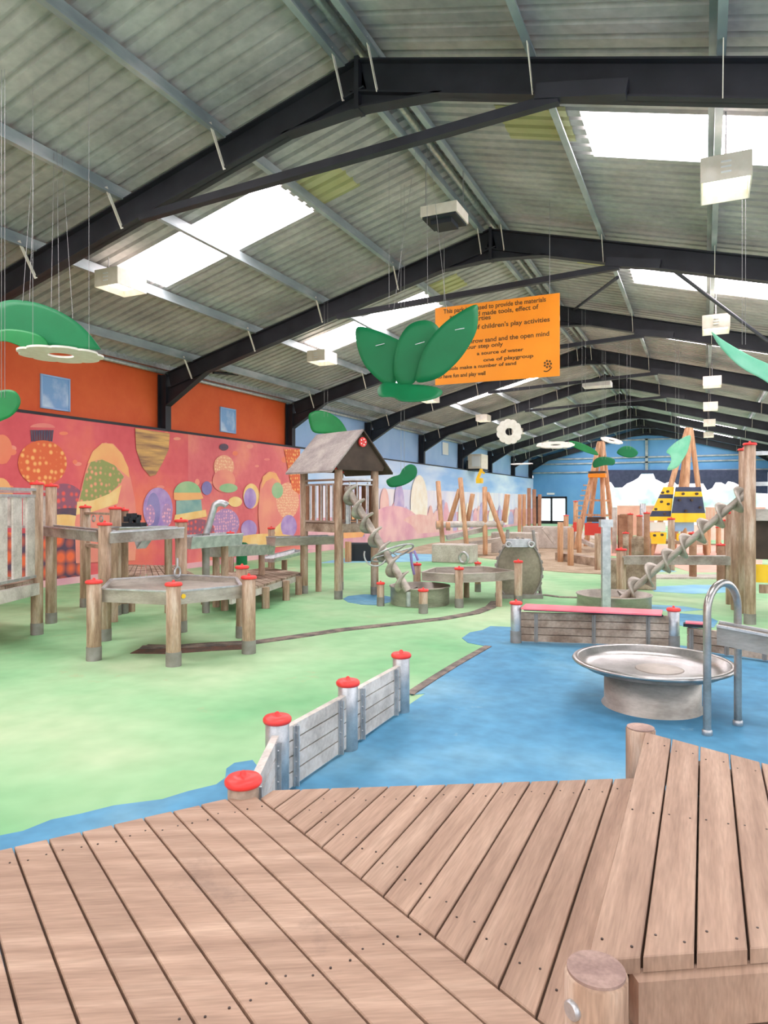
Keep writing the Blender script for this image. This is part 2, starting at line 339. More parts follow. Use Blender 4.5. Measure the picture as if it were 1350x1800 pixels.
# roof sheets, skylights
def prof_breaks(y0, y1):
    P = .215; out = [(y0, None)]; k = math.floor(y0/P)
    ys = []
    while k*P < y1+P:
        for o_, z in ((0, 0), (.022, .042), (.06, .042), (.082, 0)): ys.append((k*P+o_, z))
        k += 1
    def zf(y):
        for (a, za), (c, zc) in zip(ys, ys[1:]):
            if a <= y <= c: return za+(zc-za)*(y-a)/(c-a)
        return 0
    mid = [(y, z) for y, z in ys if y0 < y < y1]
    return [(y0, zf(y0))]+mid+[(y1, zf(y1))]
def sheet(b, xa, xb, y0, y1, m=None):
    pr_ = prof_breaks(y0, y1); vs = []
    for y, z in pr_: vs += [(xa, y, zr(xa, .2)+z), (xb, y, zr(xb, .2)+z)]
    b.add(vs, [(2*i, 2*i+1, 2*i+3, 2*i+2) for i in range(len(pr_)-1)], m)
skyY = []
for k, y in enumerate([YB+5*j for j in range(-5, 7)]):
    off = {-2: 1.3, -1: 1.3, 0: 1.8}.get(k-5, 1.7); skyY.append((y+off, y+off+1.1))
PL = [-5.07, -6.65, -8.2, -9.8]; PR = [-1.5, .1, 1.7, 3.3]
wn = 1
for side, (xe, x0, x1) in enumerate([(XL-.35, -8.15, -5.3), (XR+.2, 1.45, -1.25)]):
    b = MB(); cur = Y0
    for y0, y1 in skyY:
        if y0 < Y0: continue
        sheet(b, RX, xe, cur, y0, 'sheet'); sheet(b, RX, x1, y0, y1, 'sheet'); sheet(b, x0, xe, y0, y1, 'sheet'); cur = y1
    sheet(b, RX, xe, cur, YG, 'sheet')
    o = struct(b.build('ceiling', 'sheet'))
    for y0, y1 in skyY:
        if y0 < Y0: continue
        b = MB(); b.ext([(x0, y0, zr(x0, .205)), (x1, y0, zr(x1, .205)), (x1, y1, zr(x1, .205)), (x0, y1, zr(x0, .205))], (0, 0, .03))
        struct(b.build('window_%d' % wn, 'skylight')); wn += 1
for j in (-1, 0, 1, -2):     # old yellowed sheet lengths beside each skylight, near the ridge
    for xa, xb, dy in ((-5.15, -4.5, 1.55), (-1.4, -2.2, 1.2)):
        y0 = YB+5*j+dy; b = MB(); vs = []
        pr_ = prof_breaks(y0, y0+.8)
        for y, z in pr_: vs += [(xa, y, zr(xa, .19)+z), (xb, y, zr(xb, .19)+z)]
        b.add(vs, [(2*i, 2*i+1, 2*i+3, 2*i+2) for i in range(len(pr_)-1)]); struct(b.build('ceiling', 'yellowpatch'))
# purlins
tn = 4
for X in PL+PR+[RX-.2, RX+.2]:
    b = MB(); z = zr(X, .09); t = .012
    b.box((X, (Y0+YG)/2, z), (t, YG-Y0, .17)); b.box((X+.03, (Y0+YG)/2, z-.085), (.07, YG-Y0, t)); b.box((X-.03, (Y0+YG)/2, z+.08), (.07, YG-Y0, t)); b.box((X+.06, (Y0+YG)/2, z-.075), (t, YG-Y0, .025))
    struct(b.build('trim_%d' % tn, 'purlin')); tn += 1
b = MB(); b.cyl((RX-.03, Y0, ZR+.13), (RX-.03, YG, ZR+.13), .05, n=12); struct(b.build('trim_%d' % tn, 'galv')); tn += 1
b = MB(); b.cyl((XL-.1, Y0, 4.27), (XL-.1, YG, 4.27), .045, n=10); b.box((XL-.14, (Y0+YG)/2, 4.4), (.1, YG-Y0, .12)); struct(b.build('trim_%d' % tn, 'galv')); tn += 1
# portal frames
def ibeam(b, p, q, dp, wd, m=None):       # hangs below the line p-q, in the XZ plane
    p = Vector(p); q = Vector(q); d = (q-p).normalized(); dn = Vector((d.z, 0, -d.x))
    if dn.z > 0: dn = -dn
    t = .018
    b.ext([p, q, q+dn*dp, p+dn*dp], (0, .012, 0), m)
    for o_ in (0, dp-t):
        a = p+dn*o_; c = q+dn*o_
        b.ext([a+Vector((0,-wd/2,0)), c+Vector((0,-wd/2,0)), c+Vector((0,wd/2,0)), a+Vector((0,wd/2,0))], dn*t, m)
for k in range(-4, 8):
    Y = YB+5*k
    if k == 7: Y = YG-.3
    tr = D.objects.new('trim_%d' % tn, None); COL.objects.link(tr); tr.location = (RX, Y, 0); tr['_o'] = [RX, Y, 0]; tr['kind'] = 'structure'; tn += 1
    for sg, xe in ((-1, XL-.02), (1, XR)):
        b = MB(); p = (RX, Y, ZR); q = (xe, Y, zr(xe)); ibeam(b, p, q, .34, .16)
        # haunches
        b.ext([(RX, Y-.01, ZR-.3), (RX+sg*.95, Y-.01, zr(RX+sg*.95)-.3), (RX+sg*.05, Y-.01, ZR-.52), (RX, Y-.01, ZR-.52)], (0, .02, 0))
        b.ext([(RX, Y-.08, ZR-.53), (RX+sg*.1, Y-.08, ZR-.53), (RX+sg*.95, Y-.08, zr(RX+sg*.95)-.34), (RX+sg*.95, Y-.08, zr(RX+sg*.95)-.32), (RX+sg*.1, Y-.08, ZR-.51), (RX, Y-.08, ZR-.51)], (0, .16, 0))
        x2 = xe-sg*1.1; b.ext([(xe, Y-.01, zr(xe)-.3), (x2, Y-.01, zr(x2)-.32), (xe, Y-.01, zr(xe)-.72)], (0, .02, 0))
        b.ext([(xe, Y-.08, zr(xe)-.72), (x2, Y-.08, zr(x2)-.34), (x2, Y-.08, zr(x2)-.32), (xe, Y-.08, zr(xe)-.69)], (0, .16, 0))
        b.build('rafter', 'black', tr)
        b = MB(); xc = xe+sg*.1
        b.box((xc, Y, zr(xe)/2), (.2, .02, zr(xe)-.05)); b.box((xc-.1, Y, zr(xe)/2), (.02, .17, zr(xe)-.05)); b.box((xc+.1, Y, zr(xe)/2), (.02, .17, zr(xe)-.05))
        b.build('column', 'black', tr)
        for X in (PL if sg < 0 else PR)+[RX+sg*.2]:
            b = MB(); b.bar((X+.04, Y-.33, zr(X, .06)), (X+.04, Y-.07, zr(X)-.36), .045, .008, up=(1,0,0)); b.build('fly_brace', 'cream', tr)
    b = MB(); b.box((RX, Y, ZR-.26), (.05, .17, .56)); b.build('apex_plate', 'black', tr)
    b = MB(); zt = 5.17 if k < 1 else 5.2; xa, xb = RX-2.95, RX+2.1
    b.bar((xa, Y-.1, zr(xa)-.4), (xb, Y-.1, zr(xb)-.4), .09, .09)
    b.bar((RX+1.9, Y-.1, zr(RX+1.9)-.36), (RX+2.7, Y-.1, zr(RX+2.7)-.3), .12, .14)
    if k <= 3: b.build('tie_beam', 'black', tr)
    b = MB(); xx = -2.0
    if k == 1: pass
b = MB(); b.cyl(AY(1085,488,YB+.1), AY(1008,545,YB+5), .03, n=10); struct(b.build('trim_%d' % tn, 'black')); tn += 1
b = MB(); b.cyl(AY(1188,478,YB+.1), AY(1350,600,YB+3.5), .03, n=10); struct(b.build('trim_%d' % tn, 'black')); tn += 1
b = MB(); b.cyl(AX(375,655,-10.2), AX(545,668,-10.2), .03, n=10); struct(b.build('trim_%d' % tn, 'black')); tn += 1
# small square windows in the upper left wall
def swin(px, m='winsky'):
    global wn
    p = [AX(x, y, XL-.25) for x, y in px]
    y0 = min(q.y for q in p); y1 = max(q.y for q in p); z0 = sum(sorted(q.z for q in p)[:2])/2; z1 = sum(sorted(q.z for q in p)[2:])/2
    b = MB(); b.box((XL-.25, (y0+y1)/2, (z0+z1)/2), (.02, y1-y0, z1-z0)); o = struct(b.build('window_%d' % wn, m)); wn += 1
    b = MB()
    for yy in (y0, y1): b.box((XL-.245, yy, (z0+z1)/2), (.04, .03, z1-z0+.03))
    for zz in (z0, z1): b.box((XL-.245, (y0+y1)/2, zz), (.04, y1-y0, .03))
    b.build('window_frame', 'bluewall', o)
swin([(72,658),(121,668),(120,722),(72,716)]); swin([(387,717),(413,720),(412,761),(387,758)]); swin([(777,777),(788,778),(788,800),(777,800)], 'white'); swin([(905,800),(912,800),(912,815),(905,815)], 'white')
# ------------------------------------------------------------------ mural (one painted board along the left wall)
YM = AX(527, 800, XL).y
b = MB()
def mpanel(y0, y1, z0, z1, m): b.ext([(XL+.004, y0, z0), (XL+.004, y1, z0), (XL+.004, y1, z1), (XL+.004, y0, z1)], (.006, 0, 0), m)
YQ = AX(330, 800, XL).y; mpanel(-6, YQ, .12, 3.0, 'm_red'); mpanel(YQ, YM, .12, 3.0, 'm_red2'); mpanel(YM, YG-.1, 1.95, 3.0, 'm_sky'); mpanel(YM, YG-.1, 1.0, 1.95, 'm_pale'); mpanel(YM, YG-.1, .12, 1.0, 'm_pink')
lay = [0]
def shape(px, m):
    lay[0] += 1; x = XL+.0105+lay[0]*.00025
    b.add([Vector((x, q.y, min(q.z, 2.99))) for q in (AX(a, c, XL) for a, c in px)], [tuple(range(len(px)))], m)
def ell(cx, cy, rx, ry, m, a0=0, a1=360, n=28, rot=0):
    c_, s_ = math.cos(rot), math.sin(rot); o = []
    for i in range(n):
        t = math.radians(a0+(a1-a0)*i/n); u, v = rx*math.cos(t), -ry*math.sin(t); o.append((cx+u*c_-v*s_, cy+u*s_+v*c_))
    shape(o, m)
rr = random.Random(9)
for _ in range(34): ell(rr.uniform(-60,520), rr.uniform(760,880), rr.uniform(3,9), rr.uniform(2,6), rr.choice(['m_glow','m_glow','m_skin']))
ell(2,790,18,26,'m_glow')
for i in range(9): shape([(54+i*4.2,776),(57+i*4.2,776),(58+i*4.6-2,756),(54+i*4.6-2,756)], 'm_dark')
ell(73,752,22,8,'m_skin',0,180); ell(73,814,43,40,'m_dotorange'); ell(0,880,22,40,'m_peach')
ell(110,880,36,30,'m_dotred'); ell(120,905,40,12,'m_dark'); ell(110,930,50,26,'m_yellow'); shape([(88,940),(145,940),(148,1012),(88,1018)],'m_dark_flowers'); shape([(0,935),(88,940),(88,1020),(0,1028)],'m_dark_flowers')
shape([(130,920),(136,880),(148,830),(160,795),(180,779),(198,780),(215,800),(228,840),(236,880),(240,930),(236,985),(132,990)],'m_skin')
shape([(152,815),(162,793),(178,779),(196,780),(212,796),(224,822),(226,840),(200,818),(170,808)],'m_peach')
shape([(138,880),(148,835),(158,812),(178,808),(200,818),(216,838),(210,850),(190,868),(160,880),(138,884)],'m_dotgreen')
shape([(134,882),(160,880),(190,868),(212,852),(205,885),(160,900),(132,905)],'m_yellow')
shape([(236,753),(297,762),(295,790),(285,812),(272,835),(262,837),(248,820),(238,790)],'m_brown')
ell(276,895,26,38,'m_purple'); ell(268,898,12,32,'m_violet'); ell(262,905,9,18,'m_dotpurple'); ell(292,905,9,20,'m_dotpurple')
ell(328,868,24,22,'m_green',0,180); shape([(304,866),(352,866),(356,876),(330,882),(304,878)],'m_peach'); shape([(308,880),(352,878),(354,900),(308,906)],'m_teal'); shape([(306,905),(360,896),(362,908),(320,916),(304,915)],'m_yellow')
ell(362,858,9,12,'m_violet'); ell(392,820,18,20,'m_dotpeach'); ell(392,845,20,20,'m_skin'); ell(400,858,16,8,'m_green'); ell(392,786,8,6,'m_dark')
ell(412,882,12,9,'m_yellow'); ell(440,872,14,22,'m_yellow'); ell(438,876,11,18,'m_purple'); ell(436,930,14,16,'m_purple'); ell(395,920,24,26,'m_dotpurple')
shape([(456,955),(452,900),(456,850),(468,830),(480,828),(492,845),(494,900),(500,950)],'m_skin'); shape([(458,860),(460,838),(472,829),(484,832),(492,850),(478,840),(466,846)],'m_peach')
ell(504,880,20,32,'m_dotpeach'); ell(486,862,10,14,'m_green'); shape([(498,790),(526,790),(526,870),(512,860),(504,820)],'m_dotorange'); shape([(480,930),(510,900),(500,930),(486,948)],'m_yellow')
ell(506,925,14,20,'m_purple'); ell(345,930,30,18,'m_dotred'); ell(470,950,60,12,'m_yellow')
# landscape half
rs = random.Random(21)
for k in range(46):
    x = 600+k*7.1+rs.uniform(-2,2); hgt = rs.uniform(26,62)*(1 if x < 850 else .8); wd = rs.uniform(3,6); y0 = 948-(x-600)*.06; mm = rs.choice(['m_lilac','m_cream','m_lilac','m_pink','m_violet2','m_skin2'])
    shape([(x-wd,y0),(x-wd*.9,y0-hgt*.7),(x-wd*.4,y0-hgt*.95),(x,y0-hgt),(x+wd*.4,y0-hgt*.95),(x+wd*.9,y0-hgt*.7),(x+wd,y0)], mm)
for x,y,rx,ry,m in [(735,885,15,50,'m_cream'),(700,888,9,38,'m_lilac'),(674,888,8,30,'m_skin2'),(655,930,12,34,'m_cream'),(618,930,22,22,'m_peach'),(690,935,52,46,'m_pink'),(735,940,40,36,'m_skin2'),(690,950,44,38,'m_pink')]: ell(x,y,rx,ry,m)
shape([(556,985),(556,950),(620,945),(700,940),(780,935),(860,925),(935,918),(935,925),(860,936),(780,950),(700,968),(620,980)],'m_pink')
tag(b.build('mural'), 'long painted mural board of red fantasy garden turning to pale blue landscape, on left wall', 'mural')
# ------------------------------------------------------------------ posts and small helpers
def cap(parent, p, r, m='red'):
    b = MB(); x, y, z = p
    b.lathe((x, y, z), [(0, -.012), (r*1.12, -.012), (r*1.2, -.004), (r*1.2, .008), (r*1.05, .019), (r*.5, .022), (r*.22, .022), (r*.2, .036), (r*.1, .042), (0, .042)], 28)
    return b.build('cap', m, parent)
def post(parent, p, zt, r=.058, m='log', capm='red', shoe=True, z0=0., name='post', lean=None):
    x, y = p[0], p[1]; c = .02 if capm else 0
    b = MB(); b.cyl((x, y, z0+.0), (x, y, zt-(.03 if capm else 0)), r, n=20, bevel=.004)
    o = b.build(name, m, parent)
    if capm: cap(o, (x, y, zt-.03), r, capm)
    if shoe:
        b = MB(); b.cyl((x, y, z0), (x, y, z0+.13), r*1.06, n=20); b.build('shoe', 'shoe', o)
    return o
def lone_post(px, yt, r, label, m='log', capm='red', group=None, shoe=True, name='timber_post'):
    p = FL(*px); zt = zat(yt, p); t = thing(name, label, 'post', (p.x, p.y, 0), group); 
    post(t, p, zt, r, m, capm, shoe); return t
# ------------------------------------------------------------------ foreground boardwalk
DZ0, DZ1 = .37, .5
jd = Vector((1.23, -.69, 0)).normalized(); jn = Vector((-jd.y, jd.x, 0))      # joint direction, normal toward middle part
J0 = Vector((-1.54, 2.19, 0))
E0 = Vector((-2.07, 1.51, 0)); ed = Vector((.45, .66, 0)).normalized()
def isect(p, d, q, e):
    c = d.x*e.y-d.y*e.x; t = ((q.x-p.x)*e.y-(q.y-p.y)*e.x)/c; return p+d*t
def board(b, poly, z, th=.032, m=None):
    # slight chamfer: top ring inset
    pts = [Vector((p.x, p.y, 0)) for p in poly]; n = len(pts); cen = sum(pts, Vector())/n
    ins = []
    for i in range(n):
        a = (pts[i]-pts[i-1]).normalized(); c = (pts[(i+1)%n]-pts[i]).normalized(); d = (c-a)
        d = d.normalized() if d.length > 1e-4 else (cen-pts[i]).normalized()
        if d.dot(cen-pts[i]) < 0: d = -d
        ins.append(pts[i]+d*.004)
    up = Vector((0,0,1))
    vs = [p+up*(z-th) for p in pts]+[p+up*(z-.003) for p in pts]+[p+up*z for p in ins]
    fs = [tuple(range(n-1,-1,-1)), tuple(range(2*n, 3*n))]
    for k in range(2): fs += [(k*n+i, k*n+(i+1)%n, (k+1)*n+(i+1)%n, (k+1)*n+i) for i in range(n)]
    b.add(vs, fs, m)
screws = []
def screw_at(p, z): screws.append(Vector((p.x, p.y, z)))
W = .1035; G = .0065
dk = thing('deck_platform', 'weathered timber deck section nearest on the left, boards running diagonally', 'deck', (-1.2, 1.0, 0))
b = MB(); b.mats = ['deck_slant']
for i in range(26):
    a = J0-jn*(i*W*.985+G/2); c = J0-jn*((i+1)*W*.985-G/2)
    pa = isect(a, jd, E0, ed); pc = isect(c, jd, E0, ed)
    if i == 0: pa = a-jd*.02; pc = c-jd*.06
    L = 3.2; board(b, [pa, pa+jd*L, pc+jd*L, pc], DZ0+random.uniform(-.0015,.0015))
    for t in (.12, 1.05, 2.0):
        for q in (pa*.78+pc*.22, pa*.22+pc*.78): screw_at(q+jd*(t+random.uniform(-.02,.02)), DZ0)
for q in screws: b.cyl(q-Vector((0,0,.004)), q+Vector((0,0,.0018)), .0032, n=8, m='screw')
b.build('deck_boards', 'deck_slant', dk)
screws = []
b = MB(); e2 = isect(J0-jn*W*25, jd, E0, ed); b.bar(E0+Vector((.03,-.02,DZ0-.1))+ed*.75, e2+Vector((.03,-.02,DZ0-.1)), .05, .13)
for t in (.5, 1.3): b.bar(J0+jd*t+Vector((0,0,DZ0-.1)), J0+jd*t-jn*2.2+Vector((0,0,DZ0-.1)), .05, .13)
for i in range(0, 20, 6):
    q = isect(J0-jn*(i*W+.1), jd, E0, ed)+jd*.15; b.cyl((q.x, q.y, 0), (q.x, q.y, DZ0-.035), .05)
b.build('joist', 'oldwood', dk)
d2 = thing('deck_platform', 'middle timber deck section with boards pointing away from the diagonal joint', 'deck', (-.6, 2.4, 0))
b = MB(); b.mats = ['deck']; B0 = Vector((-1.53, 2.27, 0)); bd = Vector((1.25, .71, 0)).normalized(); yd = Vector((0, 1, 0))
x = -1.535; i = 0
while x < -.23:
    x2 = min(x+.1, -.22)
    xa, xb = x+.003, x2-.003
    if xb-xa > .02:
        f1 = isect(Vector((xa,0,0)), yd, B0, bd); f2 = isect(Vector((xb,0,0)), yd, B0, bd)
        g1 = isect(Vector((xa,0,0)), yd, J0+jn*.004, jd); g2 = isect(Vector((xb,0,0)), yd, J0+jn*.004, jd)
        board(b, [f1, f2, g2, g1], DZ0+random.uniform(-.001,.001))
        for q, s_ in ((f1, -1), (g1, 1)):
            if abs(f1.y-g1.y) > .25: screw_at(Vector((xa+.022, q.y+s_*.1, 0)), DZ0); screw_at(Vector((xb-.022, q.y+s_*.1, 0)), DZ0)
    x = x2; i += 1
# strip continuing below the raised part
board(b, [Vector((-.217,3.02,0)), Vector((.9,3.0,0)), Vector((.9,1.45,0)), Vector((-.217,1.45,0))], DZ0-.04)
for q in screws: b.cyl(q-Vector((0,0,.004)), q+Vector((0,0,.0018)), .0032, n=8, m='screw')
b.build('deck_boards', 'deck', d2)
screws = []
b = MB(); b.bar(B0+bd*.05+Vector((.02,-.05,DZ0-.1)), B0+bd*1.4+Vector((.02,-.05,DZ0-.1)), .05, .13)
for q in ((-1.2,2.35),(-.6,2.7),(-.4,2.0)): b.cyl((q[0],q[1],0),(q[0],q[1],DZ0-.035),.05)
b.build('joist', 'oldwood', d2)
d3 = thing('deck_platform', 'raised timber deck section at lower right between two flat-topped posts', 'deck', (.5, 2.4, 0))
b = MB(); b.mats = ['deck']; x = -.235; R0 = Vector((-.24, 3.2, 0)); rd = Vector((1, -.44, 0)).normalized(); K0 = Vector((-.16, 1.595, 0)); kd = Vector((1, .6, 0)).normalized()
sx = [-.235, -.125, -.018, .09, .195, .30, .405, .51, .615, .72]
for xa, xb in zip(sx, sx[1:]):
    xa += .003; xb -= .003
    f1 = isect(Vector((xa,0,0)), yd, R0, rd); f2 = isect(Vector((xb,0,0)), yd, R0, rd); g1 = isect(Vector((xa,0,0)), yd, K0, kd); g2 = isect(Vector((xb,0,0)), yd, K0, kd)
    board(b, [f1, f2, g2, g1], DZ1+random.uniform(-.0012,.0012), .036)
    for yy in (g1.y+.09, (f1.y+g1.y)/2, f1.y-.15):
        for xx in (xa+.02, xb-.02): screw_at(Vector((xx, yy, 0)), DZ1)
for q in screws: b.cyl(q-Vector((0,0,.004)), q+Vector((0,0,.0018)), .0032, n=8, m='screw')
b.build('deck_boards', 'deck', d3)
screws = []
b = MB(); k0 = Vector((-.14, 1.60, DZ1-.036-.055)); b.bar(k0, k0+kd*1.0, .045, .108); b.build('fascia', 'deck', d3)
b = MB(); b.bar(R0+Vector((.03,-.1,DZ1-.1)), R0+rd*1+Vector((.03,-.1,DZ1-.1)), .05, .12); b.bar((-.2,1.65,DZ1-.1), (-.2,3.1,DZ1-.1), .05, .12); b.build('joist', 'oldwood', d3)
pf = Vector((-.2, 1.46, 0))
b = MB(); b.cyl((pf.x, pf.y, 0), (pf.x, pf.y, .543), .0625, n=32, bevel=.006); o = b.build('post', 'log', d3); o['label'] = 'thick log post with flat bare top and steel bolt'
b = MB(); b.cyl((pf.x, pf.y, .542), (pf.x, pf.y, .548), .058, n=32); b.build('post_top', 'logtop', o)
bl = AZ(1005, 1808, 1.33); b = MB(); cd = Vector((-pf.x*.3-.12, -1, 0)).normalized(); q = Vector((pf.x, pf.y, bl.z)); dv = Vector((-.6, -.8, 0)); b.cyl(q+dv*.055, q+dv*.072, .019, n=18, bevel=.003); b.build('bolt', 'galv', o)
pb = Vector((-.255, 3.24, 0)); b = MB(); b.cyl((pb.x, pb.y, 0), (pb.x, pb.y, .5), .062, n=28, bevel=.005); o = b.build('post', 'log', d3)
b = MB(); b.cyl((pb.x, pb.y, .5), (pb.x, pb.y, .505), .058, n=28); b.build('post_top', 'logtop', o)
# ------------------------------------------------------------------ low plank fence beside blue floor
lf = thing('plank_fence', 'low whitish plank fence with red capped steel posts beside the timber deck', 'fence', (-1.95, 3.4, 0))
FP = [Vector((-1.62, 2.2, 0)), Vector((-1.95, 2.93, 0)), Vector((-1.955, 3.7, 0)), Vector((-1.96, 4.52, 0))]
for i, p in enumerate(FP):
    post(lf, p, .445 if i == 0 else .43, .06, 'oldwood' if i == 0 else 'galv', 'red', shoe=False)
def planks(parent, a, c, z0, z1, n, m='greywood', th=.035, br=(.18, .82), bm_='galv', side=1):
    b = MB(); d = (c-a).normalized(); hh = (z1-z0)/n
    for i in range(n): b.bar(a+d*.05+Vector((0,0,z0+hh*(i+.5))), c-d*.05+Vector((0,0,z0+hh*(i+.5))), th, hh-.008)
    b.build('plank_panel', m, parent)
    nrm = Vector((d.y, -d.x, 0))*side; L = (c-a).length
    for t in br:
        b = MB(); q = a+d*L*t+nrm*(th/2+.004); b.bar(q+Vector((0,0,z0)), q+Vector((0,0,z1-.01)), .04, .008, up=nrm)
        b.bar(q+nrm*.012+Vector((0,0,z0)), q+nrm*.012+Vector((0,0,z1-.01)), .008, .022, up=nrm)
        for k in range(4): b.cyl(q+Vector((0,0,z0+.05+k*(z1-z0-.1)/3)), q+nrm*.012+Vector((0,0,z0+.05+k*(z1-z0-.1)/3)), .008, n=8)
        b.build('bracket', bm_, parent)
for a, c in zip(FP, FP[1:]): planks(lf, a, c, .02, .345, 4)
# ------------------------------------------------------------------ steel water basin
wb = thing('water_basin', 'round stainless steel water basin on drum pedestal standing on blue floor', 'basin', (-.35, 5.43, 0))
b = MB(); b.lathe((-.35,5.43,0), [(.355,0),(.355,.004),(.335,.03),(.335,.25),(0,.25)], 56); b.build('pedestal', 'tubmetal', wb)
b = MB(); b.lathe((-.35,5.43,0), [(0,.245),(.3,.245),(.48,.275),(.53,.31),(.555,.312),(.565,.325),(.555,.34),(.53,.342),(.515,.335),(.5,.3),(.42,.275),(.2,.268),(0,.268)], 64); b.build('bowl', 'steel', wb)
b = MB(); b.lathe((-.3,5.45,0), [(0,.272),(.16,.274),(.17,.27),(.165,.266)], 32); b.build('drain_plate', 'tubmetal', wb)
# hoop handrail
p1, p2 = FL(1243,1293), FL(1297,1276)
hz = .965; rr_ = (p2-p1).length/2; mid = (p1+p2)/2; dd = (p2-p1).normalized()
pts = [p1+Vector((0,0,z)) for z in (0,.3,.6,hz-rr_)]+[mid+(-dd*math.cos(t)+Vector((0,0,1))*math.sin(t))*rr_+Vector((0,0,hz-rr_)) for t in [PI*k/14 for k in range(1,14)]]+[p2+Vector((0,0,z)) for z in (hz-rr_,.6,.3,0)]
b = MB(); b.tube(pts, .0245, 16); hr = tag(b.build('grab_rail', 'steel'), 'stainless steel hoop grab rail standing on blue floor beside basin', 'rail')
for p in (p1, p2): b = MB(); b.cyl(p, p+Vector((0,0,.04)), .032, n=20, bevel=.006); b.build('foot_flange', 'galv', hr)
# trough at right edge
def trough(name, a, c, wd, hh, label, cat='trough', m='tubmetal', legs=(), group=None, parent=None, leg_r=.03):
    a = Vector(a); c = Vector(c); d = (c-a); d.z = 0; d.normalize(); n_ = Vector((-d.y, d.x, 0))
    b = MB(); prof = [(-.5,0),(-.42,-1),(.42,-1),(.5,0),(.47,0),(.38,-.9),(-.38,-.9),(-.47,0)]
    def at(p, q): return p+n_*q[0]*wd+Vector((0,0,q[1]*hh))
    vs = [at(a,q) for q in prof]+[at(c,q) for q in prof]; n = len(prof)
    b.add(vs, [(i,(i+1)%n,(i+1)%n+n,i+n) for i in range(n)]+[(0,1,2,3),(n,n+3,n+2,n+1)])
    b3 = MB()
    for s_ in (-.5,.5): b3.bar(a+n_*wd*s_+Vector((0,0,.006)), c+n_*wd*s_+Vector((0,0,.006)), .03, .014)
    if parent is None:
        t = thing(name, label, cat, (a.x, a.y, 0), group)
        b3.build('rim', 'galv', t)
        b.build('channel', m, t)
        for q in legs: b2 = MB(); b2.cyl((q[0],q[1],0),(q[0],q[1],q[2] if len(q)>2 else a.z-hh), leg_r, n=16); b2.build('leg', 'log' if leg_r > .04 else 'galv', t)
        return t
    return b.build('channel', m, parent)
ta = AZ(1262, 1098, 4.58); tc = AZ(1400, 1124, 4.35)
trough('water_trough', ta, tc, .17, .12, 'grey metal water trough at right edge passing between hoop rail legs', legs=[(tc.x-.05, tc.y)])
# ------------------------------------------------------------------ right plank barrier with pink pad
rb = thing('padded_barrier', 'weathered plank barrier with long pink top pad behind the water basin', 'barrier', (-1.05, 7.5, 0))
q1, q2 = FL(907,1130), FL(1184,1139)
post(rb, q1, .45, .056, 'galv'); post(rb, q2, .42, .058, 'galv')
planks(rb, q1, q2, .02, .33, 4, 'oldwood', .05, (.13,.5,.84), 'shoe')
b = MB(); b.ext([q1+(q2-q1)*.05+Vector((0,-.12,.372)), q1+(q2-q1)*.93+Vector((0,-.12,.342)), q1+(q2-q1)*.93+Vector((0,.1,.36)), q1+(q2-q1)*.05+Vector((0,.1,.39))], (0,0,.014)); b.build('pad', 'pinkpad', rb, .004)
b = MB(); b.bar(q1+(q2-q1)*.05+Vector((0,0,.362)), q1+(q2-q1)*.93+Vector((0,0,.332)), .1, .02); b.build('pad_bracket', 'black', rb)
rc = thing('padded_barrier', 'lower weathered plank barrier continuing behind the hoop rail at right edge', 'barrier', (.2, 7.5, 0))
q3, q4 = FL(1200,1143)+Vector((0,0,0)), FL(1385,1169)
planks(rc, q3, q4, .02, .24, 3, 'oldwood', .05, (.1,.45,.8), 'shoe')
b = MB(); qq = q3+(q4-q3)*.03; b.ext([qq+Vector((0,-.06,.28)), qq+Vector((.16,-.06,.28)), qq+Vector((.16,.05,.28)), qq+Vector((0,.05,.28))], (0,0,.014)); b.build('pad', 'pinkpad', rc)
b = MB(); b.box(qq+Vector((.08,0,.262)), (.2,.1,.03)); b.build('pad_bracket', 'black', rc)
# ------------------------------------------------------------------ hexagonal sand table
ht = thing('sand_table', 'hexagonal metal sand table on six log legs with red caps', 'table', (-4.95, 5.5, 0))
HX = [Vector((-5.23,4.77,0)), Vector((-4.39,4.91,0)), Vector((-4.08,5.63,0)), Vector((-4.62,6.25,0)), Vector((-5.45,6.22,0)), Vector((-5.86,5.49,0))]
hc = sum(HX, Vector())/6
for p, zt in zip(HX, (.765,.77,.775,.8,1.3,1.28)): post(ht, p, zt, .066)
b = MB(); ins = [hc+(p-hc)*.9 for p in HX]; 
for i in range(6):
    a, c = ins[i], ins[(i+1)%6]; b.bar(a+Vector((0,0,.6)), c+Vector((0,0,.6)), .012, .12)
b.build('side_panel', 'tubmetal', ht)
b = MB()
for i in range(6): b.bar(ins[i]+Vector((0,0,.665)), ins[(i+1)%6]+Vector((0,0,.665)), .035, .014)
b.build('rim', 'galv', ht)
b = MB(); b.ext([p+Vector((0,0,.6)) for p in ins], (0,0,.01)); b.build('tray', 'tubmetal', ht)
b = MB(); q = ins[1]+(ins[2]-ins[1])*.13; nn = Vector((.7,-.7,0)); nn = (ins[2]-ins[1]).normalized(); nn = Vector((nn.y,-nn.x,0)); b.cyl(q+nn*.006+Vector((0,0,.615)), q+nn*.012+Vector((0,0,.615)), .022, n=20); b.build('sticker', 'yellow', ht)
b = MB(); k = HX[4]+(hc-HX[4])*.12+Vector((0,0,.7)); b.ring(k+Vector((0,-.05,0)), (1,.2,0), .06, .012); b.cyl(k+Vector((0,-.05,.05)), k+Vector((0,-.05,.16)), .012, n=8); b.build('shackle', 'galv', ht)
